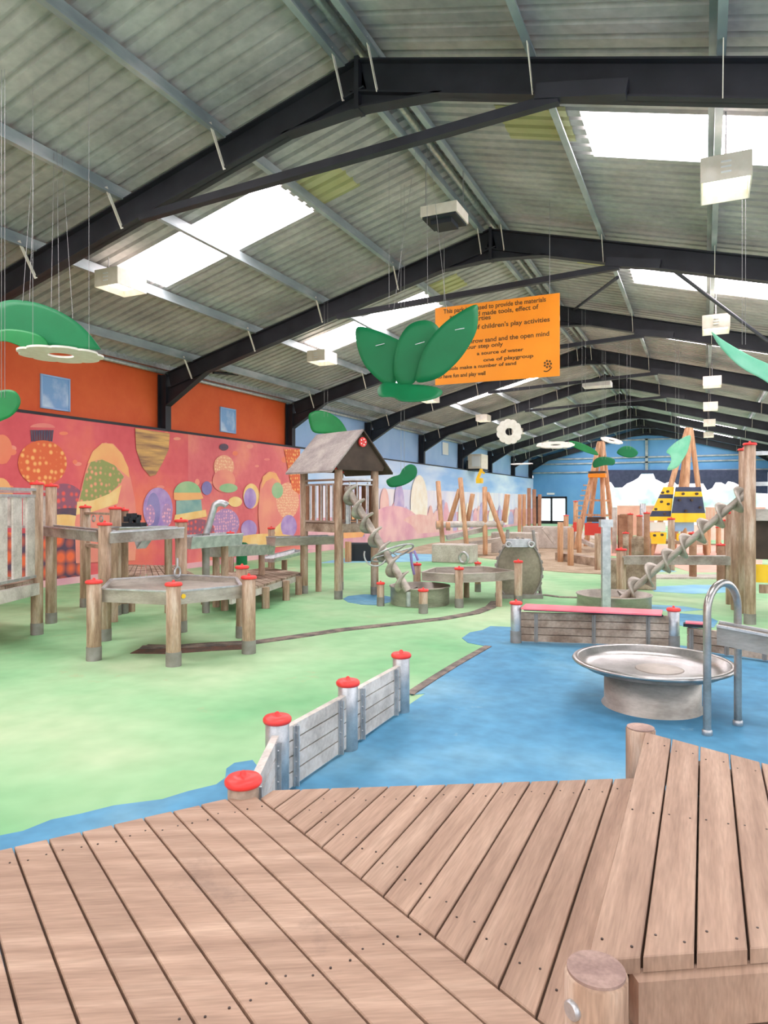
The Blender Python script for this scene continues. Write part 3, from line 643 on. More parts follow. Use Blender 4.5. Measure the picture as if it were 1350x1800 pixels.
# left platform with railing
lp = thing('railed_platform', 'raised timber platform with slatted railing at left edge', 'platform', (-7.2, 5.2, 0))
pA, pB = FL(65,1115), FL(90,1095)
post(lp, pA, zat(846,pA), .064); post(lp, pB, zat(850,pB), .064)
fA = Vector((-6.3, 3.2, 0)); od = (Vector((-6.3,4.2,0))-pA).normalized()
pD = pA+od*1.9
post(lp, pD, 1.72, .064); pE = pB+Vector((-1.3,-.2,0)); post(lp, pE, 1.72, .064)
b = MB(); pF = pE+od*1.6
dz = .62
L_ = (pD-pA).length; ndv = (pB-pA).normalized()
for i in range(12): 
    a = pA+ndv*.02+(pD-pA)*(i/12)+(pE-pB)*0; 
    e = a+Vector((-1.6,.1,0)); dd_ = (pD-pA)/12*.93
    b.ext([a+Vector((0,0,dz-.035)), a+dd_+Vector((0,0,dz-.035)), e+dd_+Vector((0,0,dz-.035)), e+Vector((0,0,dz-.035))], (0,0,.035))
b.build('deck_boards', 'oldwood', lp)
b = MB(); b.bar(pA+Vector((.03,0,dz-.1)), pD+Vector((.03,0,dz-.1)), .045, .13); b.build('fascia', 'greywood', lp)
def railing(parent, a, c, z0, z1, n, m='oldwood', wd=.085, th=.03, rail='galv'):
    d = c-a
    for zz, ww in ((z1,.05),(z1-.07,.04),(z0,.05)): b = MB(); b.bar(a+Vector((0,0,zz)), c+Vector((0,0,zz)), ww, .03); b.build('rail', rail, parent)
    b = MB()
    for i in range(n): t = (i+.5)/n; b.bar(a+d*t+Vector((0,0,z0)), a+d*t+Vector((0,0,z1-.06)), wd, th, up=(d.y,-d.x,0)) if False else b.box(a+d*t+Vector((0,0,(z0+z1-.06)/2)), (wd, th, z1-.08-z0), math.atan2(d.y, d.x))
    b.build('slats', m, parent)
railing(lp, pA, pD, dz+.04, zat(861,pA), 7, 'greywood', .165, .022)
railing(lp, pB, pE, 1.18, zat(864,pB), 9, 'greywood', .1)
railing(lp, pA+Vector((-1.5,.2,0)), pD+Vector((-1.5,.2,0)), dz+.04, 1.45, 6, 'oldwood', .1)
# water channel from platform to table
t4, t5 = HX[5], HX[4]
c0 = pB+Vector((-.02,-.1,0)); c0.z = 1.2; c1 = Vector((t4.x, t4.y-.02, 1.17)); c2 = Vector((t5.x+.1, t5.y-.1, 1.2))
trough('water_channel', c0+Vector((0,0,.0)), c1+Vector((-.05,.07,0)), .22, .11, 'metal water channel running from railed platform to hexagonal sand table', m='channelmetal')
trough('water_channel', c1+Vector((.06,.02,-.01)), c2, .22, .11, 'metal water channel along the back of hexagonal sand table', m='channelmetal')
# rear platform behind: three posts and rail
rp = thing('rail_frame', 'short timber rail frame with hand grips behind the water channel', 'frame', (-7.5, 7.0, 0))
r1, r2, r3 = FL(150,1067), FL(203,1081), FL(218,1078)
post(rp, r1, zat(888,r1), .07); post(rp, r2, zat(890,r2), .072); post(rp, r3, zat(893,r3), .055)
b = MB(); z = zat(902, r1); b.bar(r1+Vector((0,0,z)), r2+Vector((0,0,z)), .08, .03); b.bar(r1+Vector((0,0,z-.45)), r2+Vector((0,0,z-.45)), .06, .05); b.build('cross_rail', 'oldwood', rp)
for t in (.35,.6): b = MB(); q = r1+(r2-r1)*t; b.ring(q+Vector((0,-.03,z-.07)), (.3,1,0), .04, .01, 20); b.build('hand_grip', 'galv', rp)
# troughs beyond
g1 = AZ(205,926,9.3); g2 = AZ(330,926,9.9)
trough('water_trough', AZ(196,928,8.6), AZ(306,926,9.4), .3, .1, 'wide shallow water trough behind table, carrying black toy', legs=[tuple(AZ(200,928,8.6).xy), tuple(AZ(296,926,9.3).xy)], leg_r=.05)
b = MB(); q = AZ(236,922,8.9); b.box(q+Vector((0,0,.0)), (.26,.16,.05), .3)
for i in range(14): b.box(q+Vector((random.uniform(-.13,.13), random.uniform(-.07,.07), random.uniform(.03,.11))), (.07,.04,.07), random.uniform(0,3))
tag(b.build('toy_digger', 'rubber'), 'black plastic toy left lying on the wide water trough', 'toy')
sp = AZ(247,948,7.75); b = MB(); b.ext([sp+Vector((-.12,0,.06)), sp+Vector((.1,0,.06)), sp+Vector((.04,-.1,-.1))], (.02,.12,0)); tag(b.build('spout', 'galv'), 'triangular metal spout under the water channel behind the sand table', 'spout')
trough('water_trough', AZ(322,944,8.9), AZ(412,938,9.6), .36, .15, 'grey metal water trough beneath the curved pump pipe', m='galv', legs=[tuple(AZ(395,950,9.5).xy)], leg_r=.05)
trough('water_trough', AZ(372,960,9.6), AZ(468,958,11.2), .34, .15, 'lower grey metal trough between two red capped posts', m='galv', legs=[tuple(AZ(380,965,9.8).xy), tuple(AZ(460,965,11.0).xy)], leg_r=.05)
trough('water_trough', AZ(476,945,10.9), AZ(585,942,11.6), .32, .13, 'metal trough leading from red capped post to playhouse', m='tubmetal', legs=[tuple(AZ(560,950,11.5).xy)], leg_r=.05)
trough('water_trough', AZ(470,982,11.6), AZ(530,966,12.6), .3, .06, 'shallow sloping metal tray low beside the playhouse leg', m='galv', legs=[tuple(AZ(500,974,12.0).xy)], leg_r=.05)
lone_post((405,1040), 934, .058, 'red capped log post standing behind the sand table, right of pump pipe')
lone_post((477,1030), 926, .058, 'red capped log post between sand table and playhouse, left of playhouse')
lone_post((322,1050), 934, .03, 'small red capped post peeping behind tall sand table leg')
# curved pump pipe
b = MB(); A_ = AZ(362,940,9.3); B_ = AZ(376,893,9.3); pts = [A_+(B_-A_)*t for t in (0,.3,.6,.85)]
for k in range(9): t = PI*(1-k/8*.85); pts.append(AZ(388+12*math.cos(t), 893-9*math.sin(t)+ (0), 9.3))
b.tube(pts, .045, 14); pp = tag(b.build('pump_pipe', 'galv'), 'curved galvanised pump pipe standing above trough before the mural', 'pipe')
b = MB(); b.cyl((A_.x, A_.y, 0), (A_.x, A_.y, A_.z+.02), .05, n=14); b.build('pipe_base', 'shoe', pp)
# low boardwalks
def boardwalk(label, px, z, legs, nb=12, grp=None):
    P = [FL(x, y, z) for x, y in px]; c = sum(P, Vector())/4
    t = thing('low_boardwalk', label, 'boardwalk', (c.x, c.y, 0), grp)
    b = MB(); a, c_, d, e = P       # a-c_: front edge, d-e: back edge (d beyond c_)
    for i in range(nb):
        t0, t1 = i/nb+.003, (i+1)/nb-.006
        board(b, [a+(c_-a)*t0, a+(c_-a)*t1, e+(d-e)*t1, e+(d-e)*t0], z, .035)
    b.build('deck_boards', 'oldwood', t)
    b = MB(); b.bar(a+(c-a)*.03-Vector((0,0,.08)), c_+(c-c_)*.03-Vector((0,0,.08)), .04, .09); b.build('fascia', 'greywood', t)
    for x, y in legs: p = FL(x, y); b = MB(); b.cyl((p.x,p.y,0), (p.x,p.y,z-.036), .055, n=14); o = b.build('leg', 'log', t)
    return t
boardwalk('low timber boardwalk between hexagonal sand table and playhouse', [(404,1046),(530,1006),(470,997),(352,1012)], .33, [(467,1069),(503,1055),(525,1045)])
boardwalk('low timber boardwalk hidden partly behind the hexagonal sand table', [(190,1012),(348,1012),(312,994),(215,992)], .33, [(230,1075),(360,1062)], 14)
# items by the mural base
b = MB(); q = AX(425,950,XL+.5); b.cyl((q.x,q.y,.0),(q.x,q.y,.42),.13,n=20); b.lathe((q.x,q.y,.42),[(.16,0),(.15,.06),(.1,.1),(0,.1)],20); tag(b.build('bucket', 'leaf'), 'green bucket standing at foot of red mural', 'bucket')
b = MB(); q = AX(640,965,XL+1.6); p = FL(640,985); b.box((p.x,p.y,.22),(.8,.5,.44),.4); tag(b.build('storage_box','rubber',bev=.02), 'black box on floor behind the playhouse legs', 'box')
b = MB(); p = FL(612,988); b.box((p.x,p.y,.25),(.12,.12,.5)); tag(b.build('timber_post','pole'), 'short pale square post left of the black box behind playhouse', 'post')
# ------------------------------------------------------------------ playhouse
P1, P2, P3 = Vector((-5.91,9.66,0)), Vector((-5.09,9.32,0)), Vector((-4.80,10.0,0)); P4 = P1+P3-P2
ph = thing('playhouse', 'timber playhouse tower on stilts with grey pitched roof and slatted sides', 'playhouse', (-5.36, 9.84, 0))
for p, zt in ((P1,2.02),(P2,2.03),(P3,2.03),(P4,2.02)): post(ph, p, zt, .062)
rdg = (P1-P2).normalized(); crs = (P3-P2).normalized(); mf = (P2+P3)/2-rdg*.16; mb = (P1+P4)/2+rdg*.16
ZA, ZE = 2.62, 1.96; hw = .62
for s_, nm in ((-1, 'roofply'), (1, 'roofply')):
    b = MB(); a = mf+Vector((0,0,ZA)); c = mb+Vector((0,0,ZA)); a2 = mf+crs*s_*hw+Vector((0,0,ZE)); c2_ = mb+crs*s_*hw+Vector((0,0,ZE)); 
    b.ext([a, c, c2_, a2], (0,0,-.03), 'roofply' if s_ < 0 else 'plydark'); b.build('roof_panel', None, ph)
for q in (mf+rdg*.06, mb-rdg*.06):
    b = MB(); b.ext([q+Vector((0,0,ZA-.05)), q+crs*.5+Vector((0,0,ZE+.09)), q+crs*.45+Vector((0,0,ZE+.02)), q-crs*.45+Vector((0,0,ZE+.02)), q-crs*.5+Vector((0,0,ZE+.09))], rdg*.02); b.build('gable_board', 'plydark', ph)
b = MB(); q = mf+rdg*.04+Vector((0,0,2.42)); b.cyl(q, q-rdg*.03, .075, n=28); o = b.build('badge', 'red', ph)
b = MB()
for k in range(5): t = 2*PI*k/5; b.cyl(q-rdg*.03+(crs*math.cos(t)+Vector((0,0,1))*math.sin(t))*.045, q-rdg*.035+(crs*math.cos(t)+Vector((0,0,1))*math.sin(t))*.045, .012, n=10)
b.build('dots', 'white', o)
for a, c in ((P1,P2),(P4,P3)): railing(ph, a, c, 1.18, 1.83, 5, 'darkwood', .09, .02, 'tubmetal')
b = MB()
for k in range(5): q = P1+(P2-P1)*(k+1)/6; b.cyl(q+Vector((.02,-.02,1.18)), q+Vector((.02,-.02,1.77)), .014, n=8)
b.build('upright_rods', 'galv', ph)
b = MB(); 
for a, c in ((P1,P2),(P2,P3),(P3,P4),(P4,P1)): b.bar(a+Vector((0,0,1.08)), c+Vector((0,0,1.08)), .04, .13)
b.build('floor_beam', 'oldwood', ph)
b = MB(); b.ext([P1+Vector((0,0,1.13)), P2+Vector((0,0,1.13)), P3+Vector((0,0,1.13)), P4+Vector((0,0,1.13))], (0,0,.03)); b.build('deck_boards', 'oldwood', ph)
b = MB(); b.bar(P2+Vector((0,0,1.84)), P3+Vector((0,0,1.84)), .04, .03); b.bar(P2+Vector((0,0,1.76)), P3+Vector((0,0,1.76)), .03, .02)
for t in (.3,.5,.8): q = P2+(P3-P2)*t; b.cyl(q+Vector((0,0,1.15)), q+Vector((0,0,1.8)), .014, n=8)
b.build('screen_frame', 'galv', ph)
# ------------------------------------------------------------------ archimedes screws
def auger(name, label, a, c, R, r, pitch, m='tubmetal', flip=1):
    a = Vector(a); c = Vector(c); d = (c-a); L = d.length; d.normalize(); s0 = d.orthogonal().normalized(); u = d.cross(s0)
    t = thing(name, label, 'water screw', (a.x, a.y, a.z))
    b = MB(); b.cyl(a, c, r, n=14); b.build('shaft', m, t)
    b = MB(); n = int(L/pitch*18); vs = []
    for i in range(n+1):
        q = 2*PI*i/18*flip; e = s0*math.cos(q)+u*math.sin(q); p = a+d*(L*i/n)
        vs += [p+e*r*.9-d*.02, p+e*R-d*.012, p+e*R+d*.012, p+e*r*.9+d*.02]
    fs = [(4*i+k, 4*i+(k+1)%4, 4*i+4+(k+1)%4, 4*i+4+k) for i in range(n) for k in range(4)]
    b.add(vs, fs, None, True); b.build('flight', m, t)
    return t, a, c, d
s1a = AZ(718,1040,9.75); s1b = AZ(610,858,10.6)
t, a, c, d = auger('water_screw', 'thick spiral water screw slanting from playhouse down into round tub', s1a, s1b, .15, .055, .27)
b = MB(); k = AZ(690,972,10.05); ax = Vector((-.35,-.25,.9)).normalized(); ax = (d+Vector((.0,0,.55))).normalized()
b.ring(k, ax, .32, .014); e = ax.orthogonal().normalized(); f_ = ax.cross(e)
for i in range(6): q = PI*i/3; b.cyl(k, k+(e*math.cos(q)+f_*math.sin(q))*.32, .01, n=6)
b.build('hand_wheel', 'galv', t)
b = MB(); b.tube([AZ(652+20*math.cos(q)+8, 975+20*math.sin(q), 10.0) for q in [PI*.1+PI*1.0*i/12 for i in range(13)]], .013, 8); b.build('guard_hoop', 'galv', t)
b = MB(); q = s1b; b.cyl(q, q+Vector((0,0,-.55)), .03, n=10); b.cyl(s1a, (s1a.x, s1a.y, 0.02), .04, n=10); b.build('bracket', 'galv', t)
s2a = AZ(1094,1052,9.7); s2b = AZ(1318,862,8.9)
t, a, c, d = auger('water_screw', 'long spiral water screw rising from far tub to right log tower', s2a, s2b, .15, .045, .30, flip=-1)
b = MB(); b.cyl(s2a, (s2a.x, s2a.y, .02), .04, n=10); b.build('bracket', 'galv', t)
# tubs
def tub(label, p, R, hz_, spout=True):
    t = thing('round_tub', label, 'tub', (p.x, p.y, 0))
    b = MB(); b.lathe((p.x,p.y,0), [(R*.98,0),(R,.01),(R,hz_-.02),(R+.015,hz_-.015),(R+.015,hz_),(R-.02,hz_),(R-.025,.05),(0,.05)], 48); b.build('drum', 'tubmetal', t)
    b = MB(); b.lathe((p.x,p.y,0), [(0,hz_*.45),(R-.03,hz_*.45)], 40); b.build('wet_sand', 'sand', t)
    return t
p = FL(738,1061); t1 = tub('round steel tub under the water screw beside playhouse', p, .43, .27)
lone_post((669,1065), 1022, .052, 'short red capped post at left of near round tub')
lone_post((744,1078), 1034, .06, 'short red capped post in front of near round tub')
p = FL(1079,1068); tub('wider flat round steel tub behind the pink padded barrier', p, .5, .2)
u = FL(1065,1078); up_ = thing('steel_upright', 'tall slim galvanised upright standing before far round tub', 'post', (u.x,u.y,0))
b = MB(); zt = zat(925, u); b.box((u.x,u.y,zt/2), (.11,.07,zt), TH); b.build('shaft', 'galv', up_); b = MB(); b.box((u.x,u.y,zt+.04), (.16,.1,.1), TH); b.build('head', 'galv', up_); b = MB(); b.box((u.x,u.y,.02),(.2,.16,.04),TH); b.build('base_plate', 'galv', up_)
# elongated hexagon trough table
lt = thing('sand_table', 'long narrow metal sand trough table behind near round tub', 'table', (-3.1, 9.8, 0))
w1, w2, w3 = FL(807,1068), FL(733,1052), FL(911,1062)
for p, yt in ((w1,996),(w2,989),(w3,984)): post(lt, p, zat(yt,p), .058)
w4 = FL(840,1040); post(lt, w4, .5, .05)
zt = .46; hexp = [AZ(742,1012,10.1), AZ(800,1017,9.8), AZ(870,1008,10.0), AZ(905,997,10.3), AZ(850,993,11.0), AZ(765,998,10.8)]
hexp = [Vector((q.x,q.y,zt)) for q in hexp]
b = MB()
for i in range(6): a, c = hexp[i], hexp[(i+1)%6]; b.bar(a-Vector((0,0,.06)), c-Vector((0,0,.06)), .012, .12); b.bar(a, c, .035, .014)
b.ext([q-Vector((0,0,.09)) for q in hexp], (0,0,.01)); b.build('tray', 'tubmetal', lt)
for x, y in ((877,1066),(820,1050)): p = FL(x,y); b = MB(); b.cyl((p.x,p.y,0),(p.x,p.y,.36),.045,n=12); b.build('leg', 'log', lt)
b = MB(); b.tube([AZ(x,y,10.4) for x,y in ((735,985),(728,968),(722,972),(724,992),(728,1010))], .02, 8); b.build('hose', 'm_violet', lt)
# cogged wheel
gw = thing('cog_wheel', 'large grey cogged metal wheel standing upright behind the long trough table', 'wheel', tuple(FL(912,1062)))
gc = AZ(912,1003,10.75); gn = Vector((gc.x-.9, gc.y, 0)).normalized(); ge = Vector((-gn.y, gn.x, 0))*-1
b = MB(); n = 56; R = .36
def gp(r, t, o): return gc+(ge*math.cos(t)*.95+Vector((0,0,1))*math.sin(t)*1.32)*r+gn*o
b.ext([gp(R, 2*PI*i/n, -.03) for i in range(n)], gn*.06, 'cogmetal'); b.build('disc', None, gw)
b = MB()
for i in range(n):
    t0 = 2*PI*i/n; 
    if i % 2 == 0: b.ext([gp(R, t0, -.045), gp(R, t0+2*PI/n, -.045), gp(R+.035, t0+2*PI/n*.9, -.045), gp(R+.035, t0+.01, -.045)], gn*.09)
pts = [gp(R+.005, 2*PI*i/40, -.05) for i in range(41)]; b.tube(pts, .014, 6); b.build('cog_rim', 'shoe', gw)
b = MB(); b.ext([AZ(890,948,10.6), AZ(934,948,10.6), AZ(930,962,10.6), AZ(895,962,10.6)], gn*.2); b.ring(AZ(894,957,10.55), gn, .04, .015, 20); b.ring(AZ(934,957,10.55), gn, .04, .015, 20); b.build('housing', 'galv', gw)
b = MB(); f0 = gc.copy(); f0.z = 0; b.box((f0.x,f0.y,.03),(.7,.25,.06),TH); b.cyl((f0.x-.25,f0.y+.1,0),(f0.x-.2,f0.y+.1,1.05),.025,n=10); b.cyl((f0.x+.3,f0.y+.2,0),(f0.x+.2,f0.y+.1,1.05),.025,n=10); b.build('stand', 'shoe', gw)
# stone block, plinth and leaning poles
sb = FL(790,990); b = MB(); b.box((sb.x,sb.y+.4,.22),(1.0,.6,.44)); tag(b.build('stone_block','concrete',bev=.02), 'pale concrete block at foot of leaning pole frame', 'block')
b = MB(); p = FL(815,992); b.ring((p.x,p.y,.155),(0.3,1,0),.12,.035,24); tag(b.build('metal_ring','galv'), 'small grey metal ring standing before concrete block', 'ring')
cf = thing('climbing_frame', 'frame of leaning round timber poles with horizontal beam before blue mural', 'climbing frame', (-6.2, 17.8, 0))
ZP = 19.0
for (x0,y0,x1,y1,r) in [(770,846,779,968,.07),(809,840,821,968,.07),(808,860,790,918,.07),(831,868,821,922,.07),(852,856,853,975,.07),(856,866,888,955,.07),(892,869,886,918,.08)]:
    b = MB(); b.cyl(AZ(x0,y0,ZP+.2), AZ(x1,y1,ZP-.2 if x0 < x1 else ZP+.3), r*.95, n=12, bevel=.01); b.build('pole', 'pole', cf)
b = MB(); b.cyl(AZ(766,922,ZP), AZ(884,921,ZP), .09, n=12); b.build('cross_beam', 'greywood', cf)
for (x,y) in ((770,923),(787,925)): b = MB(); b.cyl(AZ(x-3,y,ZP-.3), AZ(x+4,y,ZP-.3), .12, n=12); b.build('beam_end', 'pole', cf)
b = MB(); b.bar(AZ(785,945,ZP+.3), AZ(850,930,ZP+.3), .5, .12); b.bar(AZ(800,960,ZP+.3), AZ(880,948,ZP+.3), .3, .1); b.build('stone_slab', 'concrete', cf)
b = MB(); q = AZ(843,845,ZP); b.box(q, (.16,.16,.14)); b.bar(q+Vector((-.05,0,.07)), q+Vector((.06,0,.32)), .07, .07); b.bar(q+Vector((.02,0,.28)), q+Vector((.14,0,.2)), .05, .05); b.build('crane_head', 'yellow', cf)
for x0,y0,y1 in ((913,869,940),(921,869,938),(930,858,933),(940,860,930),(948,869,935)):
    p = AZ(x0,y1,26.); zt_ = AZ(x0,y0,26.).z
    t = thing('tall_pole', {913:'leftmost, shorter tall pole',921:'second shorter tall pole',930:'tallest round timber pole, third from left',940:'fourth round timber pole from left',948:'rightmost round timber pole'}[x0]+' of the row left of the far door', 'pole', (p.x,p.y,0), 'tall poles beside the far door'); b = MB(); b.cyl((p.x,p.y,0),(p.x+random.uniform(-.03,.03),p.y,zt_),.07,n=12); b.build('pole','pole' if x0 % 2 else 'darkwood',t)
b = MB(); p = AZ(944,937,24); b.box((p.x,p.y,p.z),(.5,.2,.24)); b.box((p.x+.1,p.y,p.z/2),(.08,.08,p.z)); tag(b.build('timber_box','pole'), 'small brown timber box below the tall poles left of far door', 'box')
# low sand ridge and edging timbers
b = MB(); b.bar(FL(985,985)+Vector((0,0,.1)), FL(1068,998)+Vector((0,0,.1)), .3, .2); tag(b.build('timber_edging','oldwood'), 'thick weathered edging timber at rim of the sand area left of steel upright', 'edging')
# ------------------------------------------------------------------ right log tower
tw = thing('log_tower', 'tall log tower with red capped posts and grey chute at right edge', 'tower', (.6, 10.2, 0))
for (x,yb,yt,r) in [(1318,1097,777,.066),(1307,1078,787,.06),(1293,1072,888,.06),(1282,1062,898,.05)]:
    p = FL(x,yb); post(tw, p, zat(yt,p), r, 'log', 'red' if r < .07 else None, shoe=yb > 1090)
tq = FL(1318,1097); 
for z in (zat(795,tq), zat(850,tq), zat(905,tq)): b = MB(); b.bar(tq+Vector((0,.25,z)), tq+Vector((.9,.25,z)), .06, .05); b.build('cross_rail', 'galv', tw)
b = MB(); c_ = tq+Vector((.56,.35,0)); b.box((c_.x,c_.y,zat(905,c_)), (1.0,.6,.14)); b.build('chute_top', 'tubmetal', tw)
b = MB(); b.box((c_.x,c_.y+.1,zat(948,c_)), (.96,.5,.5)); b.build('chute_box', 'plydark', tw)
b = MB(); b.box((c_.x,c_.y-.2,zat(1008,c_)), (.98,.04,.22)); b.build('front_panel', 'yellow', tw)
b = MB(); b.bar(c_+Vector((-.45,-.2,zat(1035,c_))), c_+Vector((.6,-.2,zat(1035,c_))), .08, .1); b.build('lower_beam', 'log', tw)
p = FL(1400,1085); post(tw, p, 2.4, .066)
# long channel beam with end posts
bp = FL(1092,1046); t = thing('water_channel', 'long straight water channel on log posts behind the spiral screw', 'trough', (bp.x,bp.y,0))
post(t, bp, zat(963,bp), .075, shoe=False); e1 = bp+Vector((.05,0,0)); e1.z = zat(978,bp); ee = FL(1284,1062); e2_ = Vector((ee.x, ee.y, .72)); e2_.z = zat(978, ee)
b = MB(); b.bar(e1, e2_, .22, .02); b.bar(e1-Vector((0,.1,.06)), e2_-Vector((0,.1,.06)), .02, .12); b.bar(e1-Vector((0,-.1,.06)), e2_-Vector((0,-.1,.06)), .02, .12); b.build('channel', 'channelmetal', t)
b = MB(); p = FL(1105,1040); b.box((p.x,p.y+.5,.25),(.75,.4,.5),.2); tag(b.build('timber_block','oldwood',bev=.02), 'squat brown timber block behind far round tub', 'block')
# ------------------------------------------------------------------ far play towers
def tripod(name, label, apex, feet, r, Z, m='pole'):
    t = thing(name, label, 'tower', tuple(AZ(apex[0], 940, Z).xy)+(0,))
    for i, (x, dz_) in enumerate(feet):
        g = AZ(x, 900, Z+dz_); g.z = 0; b = MB(); top = AZ(apex[0]+(i-1.5)*2.5, apex[1], Z+dz_*.1); b.cyl(g, g+(top-g)*1.02, r, r*.8, n=12); b.build('pole', m, t)
    return t
ZT = 22.
t = tripod('lookout_frame', 'far timber lookout frame of leaning poles with orange band and red bench box', (1056,782), [(1012,-.6),(1030,.9),(1062,-.5),(1080,.8)], .085, ZT)
b = MB(); b.box(AZ(1050,836,ZT-.5), (.52,.3,.12), 0); b.build('band', 'signorange', t)
b = MB(); b.box(AZ(1050,830,ZT-.5), (.5,.32,.05), 0); b.build('band_top', 'plydark', t)
for k in range(9): 
    b = MB(); q = AZ(1011+k*2.6, 925-k*9, ZT-.6); b.box(q, (.22,.1,.035)); b.build('ladder_rung', 'pole', t)
b = MB(); b.box(AZ(1048,930,ZT-1.2), (.62,.4,.36)); b.build('bench_box', 'redbench', t)
b = MB(); b.box(AZ(1048,913,ZT-1.1), (.5,.4,.14)); b.build('bench_lid', 'plydark', t)
b = MB(); b.box(AZ(1014,926,ZT-1.), (.18,.3,.28)); b.build('side_box', 'redbench', t)
b = MB(); b.bar(AZ(1030,879,ZT), AZ(1072,880,ZT), .06, .06); b.bar(AZ(1022,905,ZT), AZ(1075,906,ZT), .06, .06); b.build('cross_rail', 'pole', t)
b = MB(); b.cyl(AZ(1055,800,ZT), AZ(1056,776,ZT), .14, .1, n=10); b.build('mast_head', 'pole', t)
ZQ = 19.5
t2 = tripod('beehive_tower', 'far pole tower wrapped with yellow and navy banded panels', (1211,757), [(1143,-.5),(1183,.6),(1200,-.9),(1243,-.3)], .085, ZQ)
def quadpanel(px, Z, m, nm='band_panel', th=.05, p=None):
    b = MB(); b.ext([AZ(x,y,Z) for x,y in px], Vector((-sT,cT,0))*th); return b.build(nm, m, p if p is not None else t2)
L0 = lambda y: 1170-(y-850)*.47; L1 = lambda y: 1186-(y-850)*.12
R0_ = lambda y: 1189-(y-855)*.16; R1 = lambda y: 1232+(y-855)*.16
for ya, yb, m in [(856,869,'yellow'),(869,876,'navy'),(876,898,'yellow'),(898,908,'navy'),(908,915,'yellow')]: quadpanel([(L0(ya),ya),(L1(ya),ya),(L1(yb),yb),(L0(yb),yb)], ZQ-.9, m)
for ya, yb, m in [(856,864,'navy'),(864,873,'yellow'),(873,902,'navy'),(902,918,'yellow')]: quadpanel([(R0_(ya),ya),(R1(ya),ya),(R1(yb),yb),(R0_(yb),yb)], ZQ-1.0, m)
quadpanel([(1143,918),(1170,918),(1170,934),(1143,934)], ZQ-.8, 'white', 'screen'); quadpanel([(1143,936),(1172,936),(1170,956),(1145,956)], ZQ-.9, 'yellow', 'lower_panel'); quadpanel([(1187,918),(1220,918),(1220,934),(1187,934)], ZQ-.8, 'bluewall', 'screen'); quadpanel([(1190,938),(1225,938),(1225,950),(1190,950)], ZQ-.9, 'yellow', 'lower_panel')
b = MB(); rr2 = random.Random(3)
for x,y in [(1173,864),(1164,866),(1162,882),(1174,886),(1152,895),(1168,903),(1194,879),(1215,879),(1205,898),(1230,892),(1200,868),(1224,868),(1150,941),(1163,940)]: q = AZ(x,y,ZQ-1.03); b.cyl(q, q+Vector((sT,-cT,0))*.06, .035, n=8)
b.build('climbing_grips', 'plydark', t2)
b = MB(); b.box(AZ(1185,952,ZQ-.3), (1.7,1.0,.08)); b.build('platform', 'oldwood', t2)
for x in (1145,1240): b = MB(); g = AZ(x,950,ZQ+.2); b.cyl((g.x,g.y,0),(g.x,g.y,AZ(x,944,ZQ).z),.07,n=10); b.build('post','pole',t2)
# far posts, pens and fences
fp = [(1080,892,965,20,'greywood',None),(1090,905,960,20,'darkwood',None),(1108,902,962,19,'darkwood','red'),(1124,905,965,18,'darkwood','red'),(1130,885,945,24,'galv',None),(1137,900,970,17,'darkwood','red'),(1180,910,972,15,'log','red'),(1218,935,980,13.5,'darkwood','red'),(1267,955,985,12.5,'darkwood','red'),(1245,925,960,20,'pole','red'),(1263,925,960,20,'pole','red'),(1280,912,985,12.5,'darkwood','red'),(985,918,975,17,'pole',None),(1003,928,985,16,'pole',None),(1018,912,962,20,'pole',None),(1051,938,985,15,'log',None),(965,936,952,24,'pole',None),(1012,880,930,30,'pole','red'),(995,905,940,28,'pole','red'),(1100,935,975,17,'oldwood','red')]
lab = ['pale square-edged post just right of the lookout frame','brown post behind the far channel, right of pale post','dark brown red capped post left of the yellow banded tower','slim red capped post before the far opening, left of banded tower','tall slim galvanised post before the far opening','red capped brown post at left foot of yellow banded tower','red capped log post in front of the yellow banded tower','brown red capped post below the banded tower, behind spiral screw','short red capped post on pink floor left of log tower','slim red capped post right of the banded tower','second slim red capped post right of the banded tower','dark red capped post touching left side of log tower','slim brown post on sand left of lookout frame','brown post on edging timber left of lookout frame','post holding the red bench box on its left','pale log post under the right side of red bench box','short stump post below the far double door','slim far post between door and lookout frame','slim far post at right jamb of far door','log post with red cap behind the far channel end']
for (x,yt,yb,Z,m,cm), l in zip(fp, lab):
    g = AZ(x,yb,Z); t = thing('timber_post', l, 'post', (g.x,g.y,0)); r = .07 if Z < 22 else .1
    post(t, g, AZ(x,yt,Z).z, r, m, cm, False)
def pen(label, x0, x1, yt, yb, Z, n, m='pole', dz_=.0):
    a = AZ(x0,yb,Z); c = AZ(x1,yb,Z+dz_); a.z = c.z = 0; t = thing('slatted_fence', label, 'fence', (a.x,a.y,0)); za = AZ(x0,yt,Z).z
    for zz in (za, za*.35): b = MB(); b.bar(a+Vector((0,0,zz)), c+Vector((0,0,zz)), .07, .07); b.build('rail', m, t)
    b = MB()
    for i in range(n): q = a+(c-a)*(i+.5)/n; b.box(q+Vector((0,0,za/2)), (.12,.03,za-.04), .3)
    b.build('slats', m, t)
pen('pinkish slatted timber fence before the far opening at centre', 1085, 1150, 890, 935, 30, 14, 'pinkfloor')
pen('pinkish slatted timber fence before the far opening right of banded tower', 1240, 1345, 893, 935, 30, 18, 'pinkfloor')
pen('brown slatted pen panel between two posts left of banded tower', 1090, 1107, 906, 958, 19.5, 4, 'darkwood')
pen('low brown timber trough side before the banded tower', 1112, 1142, 945, 962, 17.5, 7, 'oldwood')
pen('low white timber fence far behind the lookout frame', 1000, 1080, 935, 950, 27, 12, 'stucco')
b = MB(); b.box(AZ(1240,935,24), (1.6,.8,.5)); tag(b.build('counter','cream'), 'pale counter far behind the spiral screw', 'counter')
